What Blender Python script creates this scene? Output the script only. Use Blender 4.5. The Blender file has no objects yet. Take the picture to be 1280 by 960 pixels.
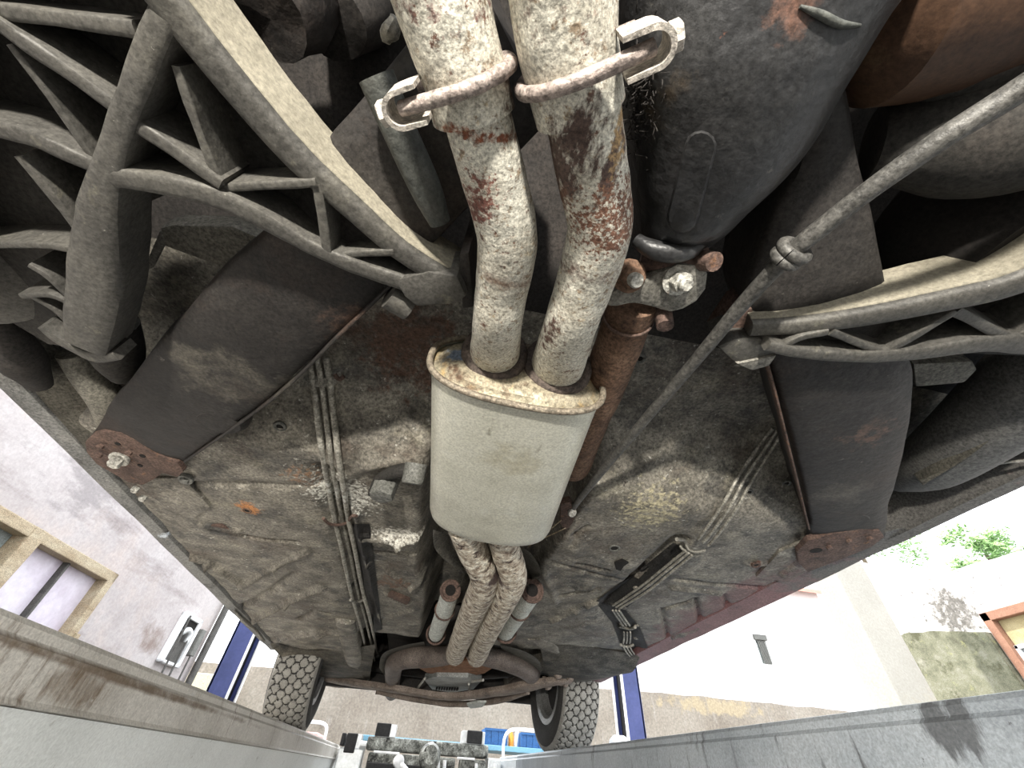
import bpy, bmesh, math, random
import numpy as np
from mathutils import Vector, Matrix, noise as mnoise
rnd = random.Random(7)
S = bpy.context.scene
COL = S.collection
H = 1.36                      # eye height of the camera above the yard floor

# ------------------------------------------------------------------ camera
FPX = 500.0                   # focal length in pixels of the 1280 x 960 frame
def _d(px, py): return Vector((px - 640.0, -(py - 480.0), -FPX))
_F = _d(500, 970).normalized(); _Z = _d(675, -20).normalized()
_Z = (_Z - _F * _Z.dot(_F)).normalized(); _R = _F.cross(_Z)
MW = Matrix((_R, _F, _Z))     # camera space -> place space (x right, y along the car, z up)
cam = bpy.data.cameras.new('camera'); cam.sensor_width = 36.0; cam.lens = FPX / 1280.0 * 36.0
cam.clip_start = 0.01; cam.clip_end = 200
camo = bpy.data.objects.new('camera', cam); COL.objects.link(camo)
camo.matrix_world = Matrix.Translation((0, 0, H)) @ MW.to_4x4()
S.camera = camo
CFWD = MW @ Vector((0, 0, -1))

# ------------------------------------------------------------------ world, sun, lamp, exposure
W = bpy.data.worlds.new('sky'); S.world = W; W.use_nodes = True
wn = W.node_tree.nodes; wl = W.node_tree.links
bg = wn['Background']; bg.inputs[0].default_value = (0.93, 0.96, 1.0, 1); bg.inputs[1].default_value = 2.3
sun = bpy.data.lights.new('sun', 'SUN'); sun.energy = 3.6; sun.angle = 0.02; sun.color = (1, 0.95, 0.87)
suno = bpy.data.objects.new('sun', sun); COL.objects.link(suno)
suno.rotation_euler = Vector((0.62, 0.06, -1.0)).to_track_quat('-Z', 'Y').to_euler()
lamp = bpy.data.lights.new('inspection_lamp', 'AREA'); lamp.shape = 'DISK'; lamp.size = 0.06; lamp.energy = 26.0
lamp.color = (1.0, 0.95, 0.86)
lampo = bpy.data.objects.new('inspection_lamp', lamp); COL.objects.link(lampo)
LAMP = Vector((-0.24, -0.88, 0.03))
lampo.location = LAMP + Vector((0, 0, H))
lampo.rotation_euler = (Vector((0.12, 0.75, 0.42)) - LAMP).to_track_quat('-Z', 'Y').to_euler()
vs = S.view_settings; vs.view_transform = 'Standard'; vs.look = 'None'; vs.exposure = 0.85; vs.gamma = 1.0
vs.use_curve_mapping = False

# ------------------------------------------------------------------ geometry helpers (all in metres relative to the eye)
def P(px, py, z):
    """point at height z (above the eye) seen at a pixel of the photograph"""
    r = MW @ _d(px, py); return r * (z / r.z)
def PY(px, py, y):
    r = MW @ _d(px, py); return r * (y / r.y)
def PX(px, py, x):
    r = MW @ _d(px, py); return r * (x / r.x)
def wid(p, wpx): return wpx * p.dot(CFWD) / FPX      # metres spanned by wpx pixels at p
CX = 0.117                    # centre line of the car

def catmull(pts, vals, n=6):
    out = []; ov = []
    L = len(pts)
    for i in range(L - 1):
        p0 = pts[max(i-1, 0)]; p1 = pts[i]; p2 = pts[i+1]; p3 = pts[min(i+2, L-1)]
        v0 = vals[max(i-1, 0)]; v1 = vals[i]; v2 = vals[i+1]; v3 = vals[min(i+2, L-1)]
        for k in range(n):
            t = k / n; a = -.5*t+t*t-.5*t**3; b = 1-2.5*t*t+1.5*t**3; c = .5*t+2*t*t-1.5*t**3; d = -.5*t*t+.5*t**3
            out.append(p0*a+p1*b+p2*c+p3*d); ov.append(v0*a+v1*b+v2*c+v3*d)
    out.append(pts[-1].copy()); ov.append(vals[-1])
    return out, ov

def add_tube(bm, pts, rad, seg=18, smooth=5, caps=True):
    pts = [Vector(p) for p in pts]
    if not isinstance(rad, (list, tuple)): rad = [rad] * len(pts)
    if smooth > 1 and len(pts) > 2: pts, rad = catmull(pts, list(rad), smooth)
    n = len(pts); rings = []
    t = (pts[1]-pts[0]).normalized()
    u = t.orthogonal().normalized()
    for i in range(n):
        a = pts[max(i-1, 0)]; b = pts[min(i+1, n-1)]
        t2 = (b-a).normalized()
        q = t.rotation_difference(t2); u = q @ u; u = (u - t2*u.dot(t2)).normalized(); t = t2
        v = t.cross(u)
        rings.append([bm.verts.new(pts[i] + (u*math.cos(2*math.pi*k/seg) + v*math.sin(2*math.pi*k/seg))*rad[i]) for k in range(seg)])
    skin(bm, rings, True, caps)

def skin(bm, rings, closed=True, caps=True):
    n = len(rings[0])
    for i in range(len(rings)-1):
        for k in range(n if closed else n-1):
            a, b = rings[i][k], rings[i][(k+1) % n]; c, d = rings[i+1][(k+1) % n], rings[i+1][k]
            try: bm.faces.new((a, b, c, d))
            except ValueError: pass
    if caps:
        bm.faces.new(rings[0][::-1]); bm.faces.new(rings[-1])

def add_loft(bm, rings, closed=True, caps=True):
    skin(bm, [[bm.verts.new(p) for p in r] for r in rings], closed, caps)

def add_beam(bm, pts, widths, depth, smooth=4, rnd_=0.45, lean=Vector((0, 0, 1))):
    """rib of a casting: rounded lower edge facing down, flanks rising by depth"""
    pts = [Vector(p) for p in pts]
    if not isinstance(widths, (list, tuple)): widths = [widths]*len(pts)
    if smooth > 1 and len(pts) > 2: pts, widths = catmull(pts, list(widths), smooth)
    rings = []
    n = len(pts)
    for i in range(n):
        t = (pts[min(i+1, n-1)] - pts[max(i-1, 0)]).normalized()
        s = t.cross(lean).normalized(); w = widths[i]*.5; e = min(w*rnd_*1.6, depth*.5)
        prof = [(-.9, depth), (-1, e), (-.93, e*.45), (-.72, e*.12), (-.35, 0), (.35, 0), (.72, e*.12), (.93, e*.45), (1, e), (.9, depth)]
        rings.append([pts[i] + s*(a*w) + lean*b for a, b in prof])
    add_loft(bm, rings)

def add_prism(bm, poly, vec, bevel=0.0, seg=2):
    vs_ = [bm.verts.new(p) for p in poly]
    f = bm.faces.new(vs_)
    r = bmesh.ops.extrude_face_region(bm, geom=[f])
    ev = [g for g in r['geom'] if isinstance(g, bmesh.types.BMVert)]
    bmesh.ops.translate(bm, vec=vec, verts=ev)
    if bevel > 0:
        ed = list({e for v in vs_+ev for e in v.link_edges})
        bmesh.ops.bevel(bm, geom=ed, offset=bevel, segments=seg, affect='EDGES', profile=.6, clamp_overlap=True)

def add_box(bm, c, size, rot=None, bevel=0.0):
    m = Matrix.Translation(Vector(c)) @ (rot.to_4x4() if rot is not None else Matrix()) @ Matrix.Diagonal((size[0], size[1], size[2], 1))
    r = bmesh.ops.create_cube(bm, size=1.0, matrix=m)
    if bevel > 0:
        ed = list({e for v in r['verts'] for e in v.link_edges})
        bmesh.ops.bevel(bm, geom=ed, offset=bevel, segments=2, affect='EDGES', profile=.6, clamp_overlap=True)

def frame(zax):
    z = Vector(zax).normalized(); x = z.orthogonal().normalized(); y = z.cross(x)
    return Matrix((x, y, z)).transposed()

def add_lathe(bm, prof, origin, axis, seg=28, caps=True):
    R = frame(axis); o = Vector(origin)
    add_loft(bm, [[o + R @ Vector((r*math.cos(2*math.pi*k/seg), r*math.sin(2*math.pi*k/seg), z)) for k in range(seg)] for r, z in prof], True, caps)

def add_hex(bm, o, axis, r, h, chamfer=.15):
    R = frame(axis); o = Vector(o)
    rg = []
    for rr, z in ((r, 0), (r, h*(1-chamfer)), (r*.85, h)):
        rg.append([o + R @ Vector((rr*math.cos(math.pi/3*k), rr*math.sin(math.pi/3*k), z)) for k in range(6)])
    add_loft(bm, rg)

def add_torus(bm, c, R, r, a=0, b=2*math.pi, sx=1, sy=1, n=40):
    """ring of rod radius r in the plane of matrix R's x,y axes"""
    pts = [Vector(c) + R @ Vector((sx*math.cos(a+(b-a)*i/n), sy*math.sin(a+(b-a)*i/n), 0)) for i in range(n+1)]
    add_tube(bm, pts, r, 12, 1)

def roughen(bm, amp, scale=30, seed=0.0):
    bm.normal_update()
    for v in bm.verts:
        v.co += v.normal * (mnoise.noise(v.co*scale + Vector((seed, seed*2, 0))) * amp)

def link(name, bm, mat, parent=None, label=None, cat=None, group=None, kind=None, smooth=True, sharp=38, lo=None):
    if isinstance(bm, bmesh.types.BMesh):
        bmesh.ops.recalc_face_normals(bm, faces=bm.faces)
        me = bpy.data.meshes.new(name); bm.to_mesh(me); bm.free()
    else: me = bm
    me.transform(Matrix.Translation((0, 0, H)))
    if smooth:
        me.shade_smooth()
        if sharp: me.set_sharp_from_angle(angle=math.radians(sharp))
    me.materials.append(mat)
    o = bpy.data.objects.new(name, me); COL.objects.link(o)
    put(o, parent); tag(o, label, cat, group, kind)
    return o
def put(o, parent):
    if parent is not None:
        o.parent = parent; o.matrix_parent_inverse = world_of(parent).inverted()
def world_of(o):
    m = Matrix.Translation(o.location)
    return m if o.parent is None else world_of(o.parent) @ o.matrix_parent_inverse @ m
def tag(o, label=None, cat=None, group=None, kind=None):
    for k, v in (('label', label), ('category', cat), ('group', group), ('kind', kind)):
        if v: o[k] = v
    return o
def root(name, loc, label, cat, group=None, kind=None):
    o = bpy.data.objects.new(name, None); COL.objects.link(o); o.location = Vector(loc) + Vector((0, 0, H)); o.empty_display_size = .1
    return tag(o, label, cat, group, kind)
def B(): return bmesh.new()

# ------------------------------------------------------------------ materials
def mat(name, cols, scale=18, rough=.75, metal=0.0, bump=.25, bscale=None, patches=(), spec=.35, stretch=(1, 1, 1), contrast=(.3, .7), bdist=.004, grain=.6, gscale=230):
    """weathered surface: cols blended by noise; patches = (colour, scale, lo, hi[, centre, radius[, stretch]]) laid over it"""
    m = bpy.data.materials.new(name); m.use_nodes = True
    nt = m.node_tree; N = nt.nodes; L = nt.links
    b = N['Principled BSDF']; b.inputs['Roughness'].default_value = rough; b.inputs['Metallic'].default_value = metal
    b.inputs['Specular IOR Level'].default_value = spec
    tc = N.new('ShaderNodeTexCoord')
    def mapped(st):
        mp = N.new('ShaderNodeMapping'); mp.inputs['Scale'].default_value = st; L.new(tc.outputs['Object'], mp.inputs['Vector']); return mp.outputs[0]
    base = mapped(stretch)
    n1 = N.new('ShaderNodeTexNoise'); n1.inputs['Scale'].default_value = scale; n1.inputs['Detail'].default_value = 9; n1.inputs['Roughness'].default_value = .68
    L.new(base, n1.inputs['Vector'])
    rp = N.new('ShaderNodeValToRGB'); e = rp.color_ramp.elements
    k = len(cols)
    while len(e) < k: e.new(.5)
    for i, c in enumerate(cols):
        e[i].position = contrast[0] + (contrast[1]-contrast[0]) * (i/(k-1) if k > 1 else 0); e[i].color = (*c, 1)
    L.new(n1.outputs['Fac'], rp.inputs['Fac'])
    col = rp.outputs['Color']; hgt = n1.outputs['Fac']; 
    for i, p in enumerate(patches):
        c, sc, lo, hi = p[:4]
        v = mapped(p[6]) if len(p) > 6 else base
        nz = N.new('ShaderNodeTexNoise'); nz.inputs['Scale'].default_value = sc; nz.inputs['Detail'].default_value = 8; nz.inputs['Roughness'].default_value = .7
        off = N.new('ShaderNodeVectorMath'); off.operation = 'ADD'; off.inputs[1].default_value = (3.1*i+1.7, 7.3*i, 2.9*i)
        L.new(v, off.inputs[0]); L.new(off.outputs[0], nz.inputs['Vector'])
        val = nz.outputs['Fac']
        if len(p) > 4 and p[4] is not None:
            ce, ra = p[4], p[5]
            ds = N.new('ShaderNodeVectorMath'); ds.operation = 'DISTANCE'
            ds.inputs[1].default_value = (ce[0], ce[1], ce[2] + H)
            if isinstance(ra, (tuple, list)):
                mp = N.new('ShaderNodeVectorMath'); mp.operation = 'SUBTRACT'; mp.inputs[1].default_value = (ce[0], ce[1], ce[2]+H); L.new(tc.outputs['Object'], mp.inputs[0])
                dv = N.new('ShaderNodeVectorMath'); dv.operation = 'DIVIDE'; dv.inputs[1].default_value = ra; L.new(mp.outputs[0], dv.inputs[0])
                ds.inputs[1].default_value = (0, 0, 0); L.new(dv.outputs[0], ds.inputs[0]); rr = 1.0
            else:
                L.new(tc.outputs['Object'], ds.inputs[0]); rr = ra
            mr = N.new('ShaderNodeMapRange'); mr.inputs['From Min'].default_value = rr*.3; mr.inputs['From Max'].default_value = rr*1.3
            mr.inputs['To Min'].default_value = .13; mr.inputs['To Max'].default_value = -.35
            L.new(ds.outputs['Value'], mr.inputs['Value'])
            ad = N.new('ShaderNodeMath'); ad.operation = 'ADD'; L.new(val, ad.inputs[0]); L.new(mr.outputs[0], ad.inputs[1]); val = ad.outputs[0]
        ms = N.new('ShaderNodeMapRange'); ms.inputs['From Min'].default_value = lo; ms.inputs['From Max'].default_value = hi; L.new(val, ms.inputs['Value'])
        mx = N.new('ShaderNodeMix'); mx.data_type = 'RGBA'
        L.new(ms.outputs[0], mx.inputs['Factor']); L.new(col, mx.inputs['A']); mx.inputs['B'].default_value = (*c, 1)
        col = mx.outputs['Result']
    if grain > 0:
        g = N.new('ShaderNodeTexNoise'); g.inputs['Scale'].default_value = gscale; g.inputs['Detail'].default_value = 3; g.inputs['Roughness'].default_value = .75
        L.new(tc.outputs['Object'], g.inputs['Vector'])
        gr = N.new('ShaderNodeMapRange'); gr.inputs['From Min'].default_value = .33; gr.inputs['From Max'].default_value = .67; gr.inputs['To Min'].default_value = 1-grain; gr.inputs['To Max'].default_value = 1+grain*.75
        L.new(g.outputs['Fac'], gr.inputs['Value'])
        vm = N.new('ShaderNodeVectorMath'); vm.operation = 'SCALE'; L.new(col, vm.inputs[0]); L.new(gr.outputs[0], vm.inputs['Scale']); col = vm.outputs[0]
    L.new(col, b.inputs['Base Color'])
    if bump > 0:
        n2 = N.new('ShaderNodeTexNoise'); n2.inputs['Scale'].default_value = bscale or scale*4; n2.inputs['Detail'].default_value = 6
        L.new(base, n2.inputs['Vector'])
        ad = N.new('ShaderNodeMath'); ad.operation = 'ADD'; L.new(n2.outputs['Fac'], ad.inputs[0]); L.new(hgt, ad.inputs[1])
        bp = N.new('ShaderNodeBump'); bp.inputs['Strength'].default_value = bump; bp.inputs['Distance'].default_value = bdist
        L.new(ad.outputs[0], bp.inputs['Height']); L.new(bp.outputs[0], b.inputs['Normal'])
    return m
RUST = (.16, .055, .028); RUST_D = (.085, .04, .032); RUST_O = (.38, .15, .045)
holeR = P(308, 637, .41)
M_pan = mat('undersealed_floor', [(.085, .078, .066), (.185, .170, .142), (.29, .27, .225)], 13, .6, .0, .55, 80, [
    ((.060, .058, .054), 7, .52, .64), ((.085, .066, .052), 5, .54, .68), ((.27, .25, .19), 8, .56, .76), ((.50, .485, .43), 75, .615, .68), ((.045, .038, .032), 60, .62, .69),
    ((.075, .048, .035), 18, .52, .70, P(470, 400, .50), .25), ((.11, .062, .042), 40, .52, .66, P(520, 440, .52), .18),
    ((.62, .61, .55), 110, .575, .64, P(425, 620, .41), .17), ((.60, .58, .52), 120, .56, .64, P(498, 670, .41), (.13, .07, .1)),
    ((.46, .20, .07), 70, .36, .52, holeR, .036), ((.15, .055, .04), 60, .50, .64, P(945, 705, .41), .025),
    ((.40, .36, .24), 80, .57, .68, P(815, 642, .41), .15), ((.155, .095, .09), 14, .46, .66, P(890, 765, .41), (.14, .8, .2)),
    ((.16, .10, .07), 45, .55, .66, P(490, 730, .41), .12), ((.26, .16, .10), 90, .60, .68, P(380, 600, .41), .1)], grain=.6, gscale=170, contrast=(.36, .66), bdist=.004)
M_sill = mat('underseal_sill', [(.09, .09, .085), (.17, .17, .165), (.23, .225, .21)], 10, .55, 0, .2, 50, [((.04, .035, .03), 12, .56, .7), ((.55, .6, .66), 30, .55, .62, P(205, 668, .41), .028)])
M_sillred = mat('faded_red_sill', [(.10, .055, .052), (.17, .085, .085), (.22, .12, .12)], 9, .5, 0, .2, 50, [((.06, .035, .03), 8, .58, .72), ((.10, .095, .088), 6, .42, .56, (.95, .3, .42), (.3, 1.0, .4))])
M_cross = mat('dirty_partlit_black_steel', [(.011, .010, .0095), (.023, .0205, .019), (.040, .036, .032)], 9, .6, .0, .45, 55, [
    ((.13, .118, .095), 16, .54, .78, P(290, 470, .38), .15), ((.075, .048, .036), 40, .55, .70, P(440, 400, .38), .08),  # first patch paints the lit zone of the leg as a dusty tone
    ((.095, .06, .045), 50, .54, .68, P(1085, 540, .38), .06), ((.15, .14, .12), 60, .66, .72), ((.040, .030, .025), 6, .50, .66), ((.10, .09, .075), 14, .52, .75, P(1040, 620, .39), .12)], grain=.5, spec=.3)
M_arm = mat('dusty_cast_alloy', [(.046, .044, .040), (.082, .078, .070), (.115, .108, .092)], 10, .55, .2, .25, 80, [((.18, .168, .13), 26, .60, .74), ((.45, .43, .38), 130, .68, .73)], grain=.4)
M_dust = mat('tan_dust_on_alloy', [(.16, .145, .11), (.23, .21, .162), (.275, .252, .197)], 14, .85, 0, .2, 90, [((.09, .08, .065), 12, .62, .74)], grain=.3)
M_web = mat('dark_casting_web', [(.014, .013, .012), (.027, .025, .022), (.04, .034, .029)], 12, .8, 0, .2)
M_web3 = mat('dull_grey_underseal', [(.06, .058, .055), (.095, .092, .086), (.12, .115, .105)], 8, .6, 0, .2, 40)
M_rust = mat('rusty_plate', [(.055, .037, .031), (.105, .068, .055), (.15, .098, .076)], 28, .8, .1, .6, 90, [((.24, .12, .06), 40, .6, .72), ((.03, .022, .02), 22, .6, .7)])
M_orust = mat('orange_rust_plate', [(.13, .06, .03), (.26, .13, .07), (.34, .19, .11)], 30, .85, 0, .5, 90)
M_rustbrown = mat('brown_rust', [(.075, .043, .028), (.145, .086, .056), (.20, .125, .083)], 22, .85, .05, .5, 90, [((.04, .025, .02), 14, .58, .7)])
M_bolt = mat('weathered_bolt', [(.22, .21, .19), (.42, .41, .37), (.55, .54, .49)], 60, .55, .4, .6, 200, [((.2, .1, .06), 40, .6, .7)])
M_plug = mat('grey_plug', [(.10, .10, .09), (.17, .17, .155)], 30, .6, 0, .3)
M_muff = mat('chalky_aluminised_steel', [(.46, .45, .375), (.63, .62, .53), (.71, .70, .61)], 6, .42, .45, .15, 60, [
    ((.42, .38, .26), 7, .52, .72, P(650, 560, .34), .12), ((.24, .18, .125), 40, .53, .66, P(640, 512, .34), .05), ((.20, .17, .13), 160, .64, .70),
    ((.30, .28, .22), 30, .63, .72, None, None, (1, .3, 1)), ((.70, .70, .63), 12, .57, .72)], spec=.5, grain=.25, gscale=300)
M_muffend = mat('stained_end_plate', [(.17, .135, .09), (.33, .29, .21), (.42, .38, .28)], 16, .45, .4, .35, 70, [((.11, .07, .045), 30, .52, .64), ((.42, .29, .12), 18, .56, .70), ((.16, .2, .26), 35, .48, .58, P(570, 455, .37), .03)], grain=.5)
M_seam = mat('brown_seam', [(.15, .12, .09), (.27, .235, .18)], 40, .6, .3, .4)
def pipe_mat(name, patches): return mat(name, [(.36, .33, .265), (.54, .515, .44), (.62, .60, .52)], 26, .6, .2, .6, 130, [
    ((.26, .20, .14), 110, .56, .64), ((.15, .085, .062), 90, .59, .645), ((.40, .27, .11), 50, .62, .70)] + patches, bdist=.002, grain=.55, gscale=380)
M_pipeA = pipe_mat('chalky_rusting_pipe', [
    ((.19, .065, .032), 110, .50, .62, P(598, 160, .315), (.06, .009, .06)), ((.19, .085, .065), 200, .56, .64, P(605, 235, .315), (.035, .045, .05)), ((.17, .075, .06), 170, .53, .62, P(600, 258, .315), (.022, .028, .05)),
    ((.18, .105, .09), 110, .54, .66, P(560, 5, .33), (.06, .04, .08)), ((.08, .07, .07), 90, .52, .66, P(650, 190, .33), .015),
    ((.22, .155, .115), 50, .46, .66, P(632, 338, .33), (.05, .014, .06)), ((.20, .085, .075), 150, .53, .62, P(625, 405, .34), .024), ((.13, .09, .07), 110, .52, .64, P(640, 100, .33), (.02, .06, .05))])
M_pipeB = pipe_mat('brown_streaked_pipe', [
    ((.085, .056, .046), 100, .42, .54, P(714, 178, .32), (.028, .05, .09), (1, .45, 1)), ((.085, .055, .046), 110, .43, .55, P(757, 205, .32), (.012, .04, .09), (1, .45, 1)),
    ((.17, .085, .056), 240, .575, .64, P(760, 270, .31), .07), ((.19, .12, .095), 110, .54, .68, P(690, 10, .33), (.06, .03, .08)), ((.36, .24, .12), 160, .55, .66, P(775, 165, .31), (.014, .06, .05)),
    ((.15, .10, .08), 80, .48, .66, P(735, 322, .335), (.05, .025, .06)), ((.10, .06, .048), 110, .50, .62, P(690, 400, .34), (.012, .06, .06)), ((.13, .07, .05), 110, .52, .62, P(702, 250, .32), (.010, .05, .06))])
M_pipeF = mat('flaking_front_pipe', [(.17, .12, .09), (.50, .435, .345), (.80, .76, .66)], 55, .7, .15, .8, 110, [((.075, .05, .042), 45, .55, .62), ((.10, .07, .062), 50, .42, .60, P(618, 722, .33), .05)], contrast=(.36, .62), grain=.5)
M_clamp = mat('dull_clamp_rod', [(.19, .155, .135), (.29, .24, .215), (.38, .33, .29)], 35, .6, .3, .5, 150)
M_saddle = mat('pale_clamp_saddle', [(.30, .27, .24), (.46, .42, .37), (.58, .55, .49)], 40, .6, .3, .5, 150)
M_collarend = mat('burnt_ring', [(.05, .04, .035), (.11, .085, .07)], 60, .8, .1, .6, 150)
M_trans = mat('greasy_black_housing', [(.012, .012, .0125), (.025, .025, .026), (.039, .038, .037)], 9, .42, .1, .45, 70, [
    ((.20, .085, .055), 60, .55, .62, P(903, 48, .33), .008), ((.18, .09, .055), 60, .54, .66, P(933, 97, .33), .008), ((.42, .42, .41), 70, .55, .62, P(945, 85, .33), .008),
    ((.13, .07, .05), 35, .52, .68, P(985, 15, .33), .03), ((.10, .095, .085), 70, .64, .71), ((.07, .055, .04), 40, .5, .68, P(800, 130, .33), .05)], spec=.5, grain=.5)
M_orange = mat('ochre_stained_tank', [(.05, .028, .018), (.092, .05, .03), (.13, .075, .042)], 7, .55, .1, .2, 50, [((.22, .15, .08), 12, .60, .75), ((.03, .025, .02), 9, .58, .75)], grain=.3)
M_rod = mat('grey_sheathed_cable', [(.05, .048, .044), (.08, .077, .071), (.11, .105, .096)], 30, .5, .1, .3, 120)
M_line = mat('brake_line', [(.15, .14, .12), (.30, .285, .245), (.55, .53, .47)], 60, .55, .35, .4, 150, [((.6, .6, .56), 70, .6, .66, P(420, 620, .41), .1)])
M_dark = mat('shadowed_underbody', [(.012, .011, .0105), (.024, .021, .019), (.036, .03, .026)], 8, .8, 0, .3)  # black underseal tone, darkened to carry the deep shade as well
M_channel = mat('black_underseal_channel', [(.028, .027, .027), (.05, .048, .046), (.075, .07, .065)], 16, .55, 0, .5, 80, [((.4, .39, .35), 90, .64, .70)])
M_shock = mat('grey_damper', [(.035, .037, .034), (.065, .068, .061), (.09, .09, .08)], 40, .6, .1, .4, 120, grain=.35)
M_liner = mat('olive_dust_liner', [(.09, .085, .072), (.16, .15, .125), (.21, .195, .16)], 8, .75, 0, .3, 40, [((.045, .04, .035), 9, .56, .68)])
M_shield = mat('grey_heat_shield', [(.12, .115, .10), (.21, .20, .175), (.29, .275, .24)], 30, .55, .4, .4, 100)
M_sleeve = mat('pale_rubber_sleeve', [(.40, .42, .39), (.55, .57, .53), (.62, .63, .58)], 25, .7, 0, .3, 90, [((.25, .17, .12), 30, .6, .68)])
M_manif = mat('brown_grey_manifold', [(.085, .068, .06), (.14, .115, .10), (.19, .155, .135)], 14, .6, .2, .35, 60)
M_front = mat('grimy_front_frame', [(.11, .085, .068), (.21, .168, .138), (.31, .26, .22)], 10, .75, 0, .4, 50, [((.05, .04, .035), 9, .58, .7)])
M_sump = mat('grey_alloy_sump', [(.20, .21, .20), (.32, .33, .32), (.4, .41, .4)], 20, .5, .4, .2)
M_black = mat('black_rubber', [(.012, .012, .013), (.025, .025, .026)], 30, .7, 0, .2)
M_void = mat('void_shade', [(.008, .007, .006), (.012, .010, .009)], 10, .95, 0, 0)  # near-black that puts the shade of holes, slots and depths into colour
M_tyre = mat('dusty_tyre', [(.17, .162, .145), (.25, .24, .215), (.31, .30, .27)], 20, .85, 0, .3, 80, grain=.3)
M_groove = mat('tyre_rubber_dark', [(.028, .027, .025), (.05, .047, .043)], 20, .9, 0, .1)
M_rim = mat('grey_wheel_rim', [(.20, .20, .195), (.33, .33, .32)], 12, .5, .4, .1)
M_runL = mat('scuffed_grey_runway', [(.36, .335, .295), (.52, .495, .45), (.62, .595, .55)], 3, .5, .1, .12, 30, [
    ((.17, .125, .085), 11, .52, .68, PX(95, 860, -.45), (.3, .16, .05), (1, 1.6, .35)), ((.17, .13, .095), 12, .58, .70, None, None, (1, 2.2, .4)), ((.16, .12, .085), 6, .46, .66, (-.45, .9, .085), (.2, 1.2, .012), (1, .5, 1)), ((.58, .57, .54), 20, .62, .7), ((.14, .11, .09), 70, .67, .72)], grain=.25)
M_web2 = mat('pale_grey_paint', [(.55, .57, .555), (.66, .68, .665), (.72, .74, .725)], 3, .45, .05, .08, 30, [((.30, .30, .28), 20, .62, .72)], grain=.15)
M_runR = mat('blue_grey_runway', [(.30, .33, .36), (.42, .46, .495), (.52, .555, .585)], 3, .42, .15, .1, 30, [
    ((.17, .18, .19), 14, .58, .68, None, None, (1, 2.6, .35)), ((.16, .17, .18), 14, .50, .60, PX(1180, 905, .69), (.3, .10, .06), (1, 2, .3)), ((.55, .58, .61), 16, .62, .70), ((.08, .08, .08), 60, .66, .71)], grain=.25)
M_jack = mat('greasy_grey_jack', [(.045, .048, .043), (.17, .175, .16), (.36, .375, .35)], 18, .5, .25, .4, 60, [((.018, .018, .016), 10, .54, .60), ((.6, .62, .6), 26, .64, .70)], contrast=(.36, .62), gscale=120)
M_alu = mat('pale_metal', [(.55, .57, .58), (.72, .74, .75)], 12, .4, .4, .1, grain=.12, gscale=60)
M_blue = mat('blue_post_paint', [(.03, .042, .13), (.045, .06, .18), (.06, .075, .21)], 6, .45, 0, .1, 40, grain=.12, gscale=60)
M_white = mat('white_paint', [(.78, .79, .80), (.88, .89, .90)], 6, .5, 0, .05, grain=.12, gscale=60)
M_wallL = mat('limewashed_wall', [(.36, .325, .318), (.44, .405, .40), (.50, .475, .47)], 1.6, .9, 0, .25, 40, [((.27, .235, .23), 3.0, .53, .70, None, None, (1, .45, 2.0)), ((.50, .42, .38), 1.1, .54, .74), ((.24, .19, .17), 4, .46, .66, PX(200, 800, -2.05), (.5, .36, .2)), ((.30, .275, .275), 6, .52, .66, PX(120, 590, -2.3), (.6, .5, .5), (1, .5, 1.6))], grain=.12, gscale=50)
M_wallF = mat('sandy_plaster', [(.23, .198, .162), (.31, .275, .23), (.37, .335, .285)], 2.2, .9, 0, .3, 30, [((.40, .37, .33), 7, .56, .7, None, None, (2, 1, .3)), ((.42, .35, .24), 7, .50, .62, (3.8, 6.0, .85), (1.3, .5, .18))], grain=.25, gscale=40)
M_wallW = mat('white_render', [(.80, .79, .77), (.86, .86, .85)], 1.2, .9, 0, .1, grain=.12, gscale=60)
M_wallR = mat('mottled_render', [(.42, .40, .37), (.62, .60, .58), (.70, .69, .67)], 4.0, .9, 0, .3, 30, [((.13, .12, .11), 14, .58, .68), ((.16, .15, .135), 16, .47, .62, (5.2, 3.55, 1.45), (.5, .35, .4))], grain=.4, gscale=30)
M_wallshade = mat('wall_shade_slab', [(.09, .09, .062), (.21, .21, .145), (.33, .32, .26)], 6, .95, 0, .5, 40, [((.10, .10, .06), 5, .54, .64), ((.36, .36, .16), 7, .62, .72)])  # moss tones that paint the shaded lower part of the right hand wall
M_colm = mat('column_render', [(.33, .315, .275), (.40, .385, .345)], 2, .9, 0, .1, 30, [((.40, .36, .25), 1.5, .55, .75)], grain=.12, gscale=60)
M_wood = mat('ochre_window_frame', [(.27, .20, .12), (.38, .31, .21), (.45, .39, .28)], 12, .75, 0, .2, 60, [((.30, .18, .10), 14, .6, .7)], stretch=(1, .3, 1))
M_woodR = mat('red_brown_frame', [(.26, .13, .085), (.38, .21, .14)], 12, .75, 0, .2, 60)
M_floor = mat('oily_yard_concrete', [(.11, .105, .095), (.17, .16, .145), (.22, .21, .19)], 1.5, .9, 0, .2, 30)
M_leaf = mat('leaf_green', [(.16, .30, .10), (.30, .48, .19), (.45, .60, .30)], 2.5, .6, 0, 0)
M_bark = mat('bark', [(.12, .09, .06), (.2, .16, .12)], 12, .9, 0, .4)
def flat(name, c, rough=.5, metal=0): return mat(name, [c, tuple(min(1, v*1.12) for v in c)], 12, rough, metal, 0)
M_bluebin = flat('blue_plastic', (.025, .105, .28)); M_skyblue = flat('pale_blue_steel', (.16, .34, .46))
M_orangep = flat('orange_plastic', (.75, .28, .04)); M_pink = flat('pink_cloth', (.62, .33, .30)); M_yellow = flat('cream_block', (.66, .62, .42))
M_pane = mat('hazy_window_pane', [(.46, .39, .46), (.58, .53, .60), (.68, .65, .70)], 3, .35, 0, 0, None, [((.5, .47, .53), 20, .64, .7)], grain=.08, gscale=30)
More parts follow.
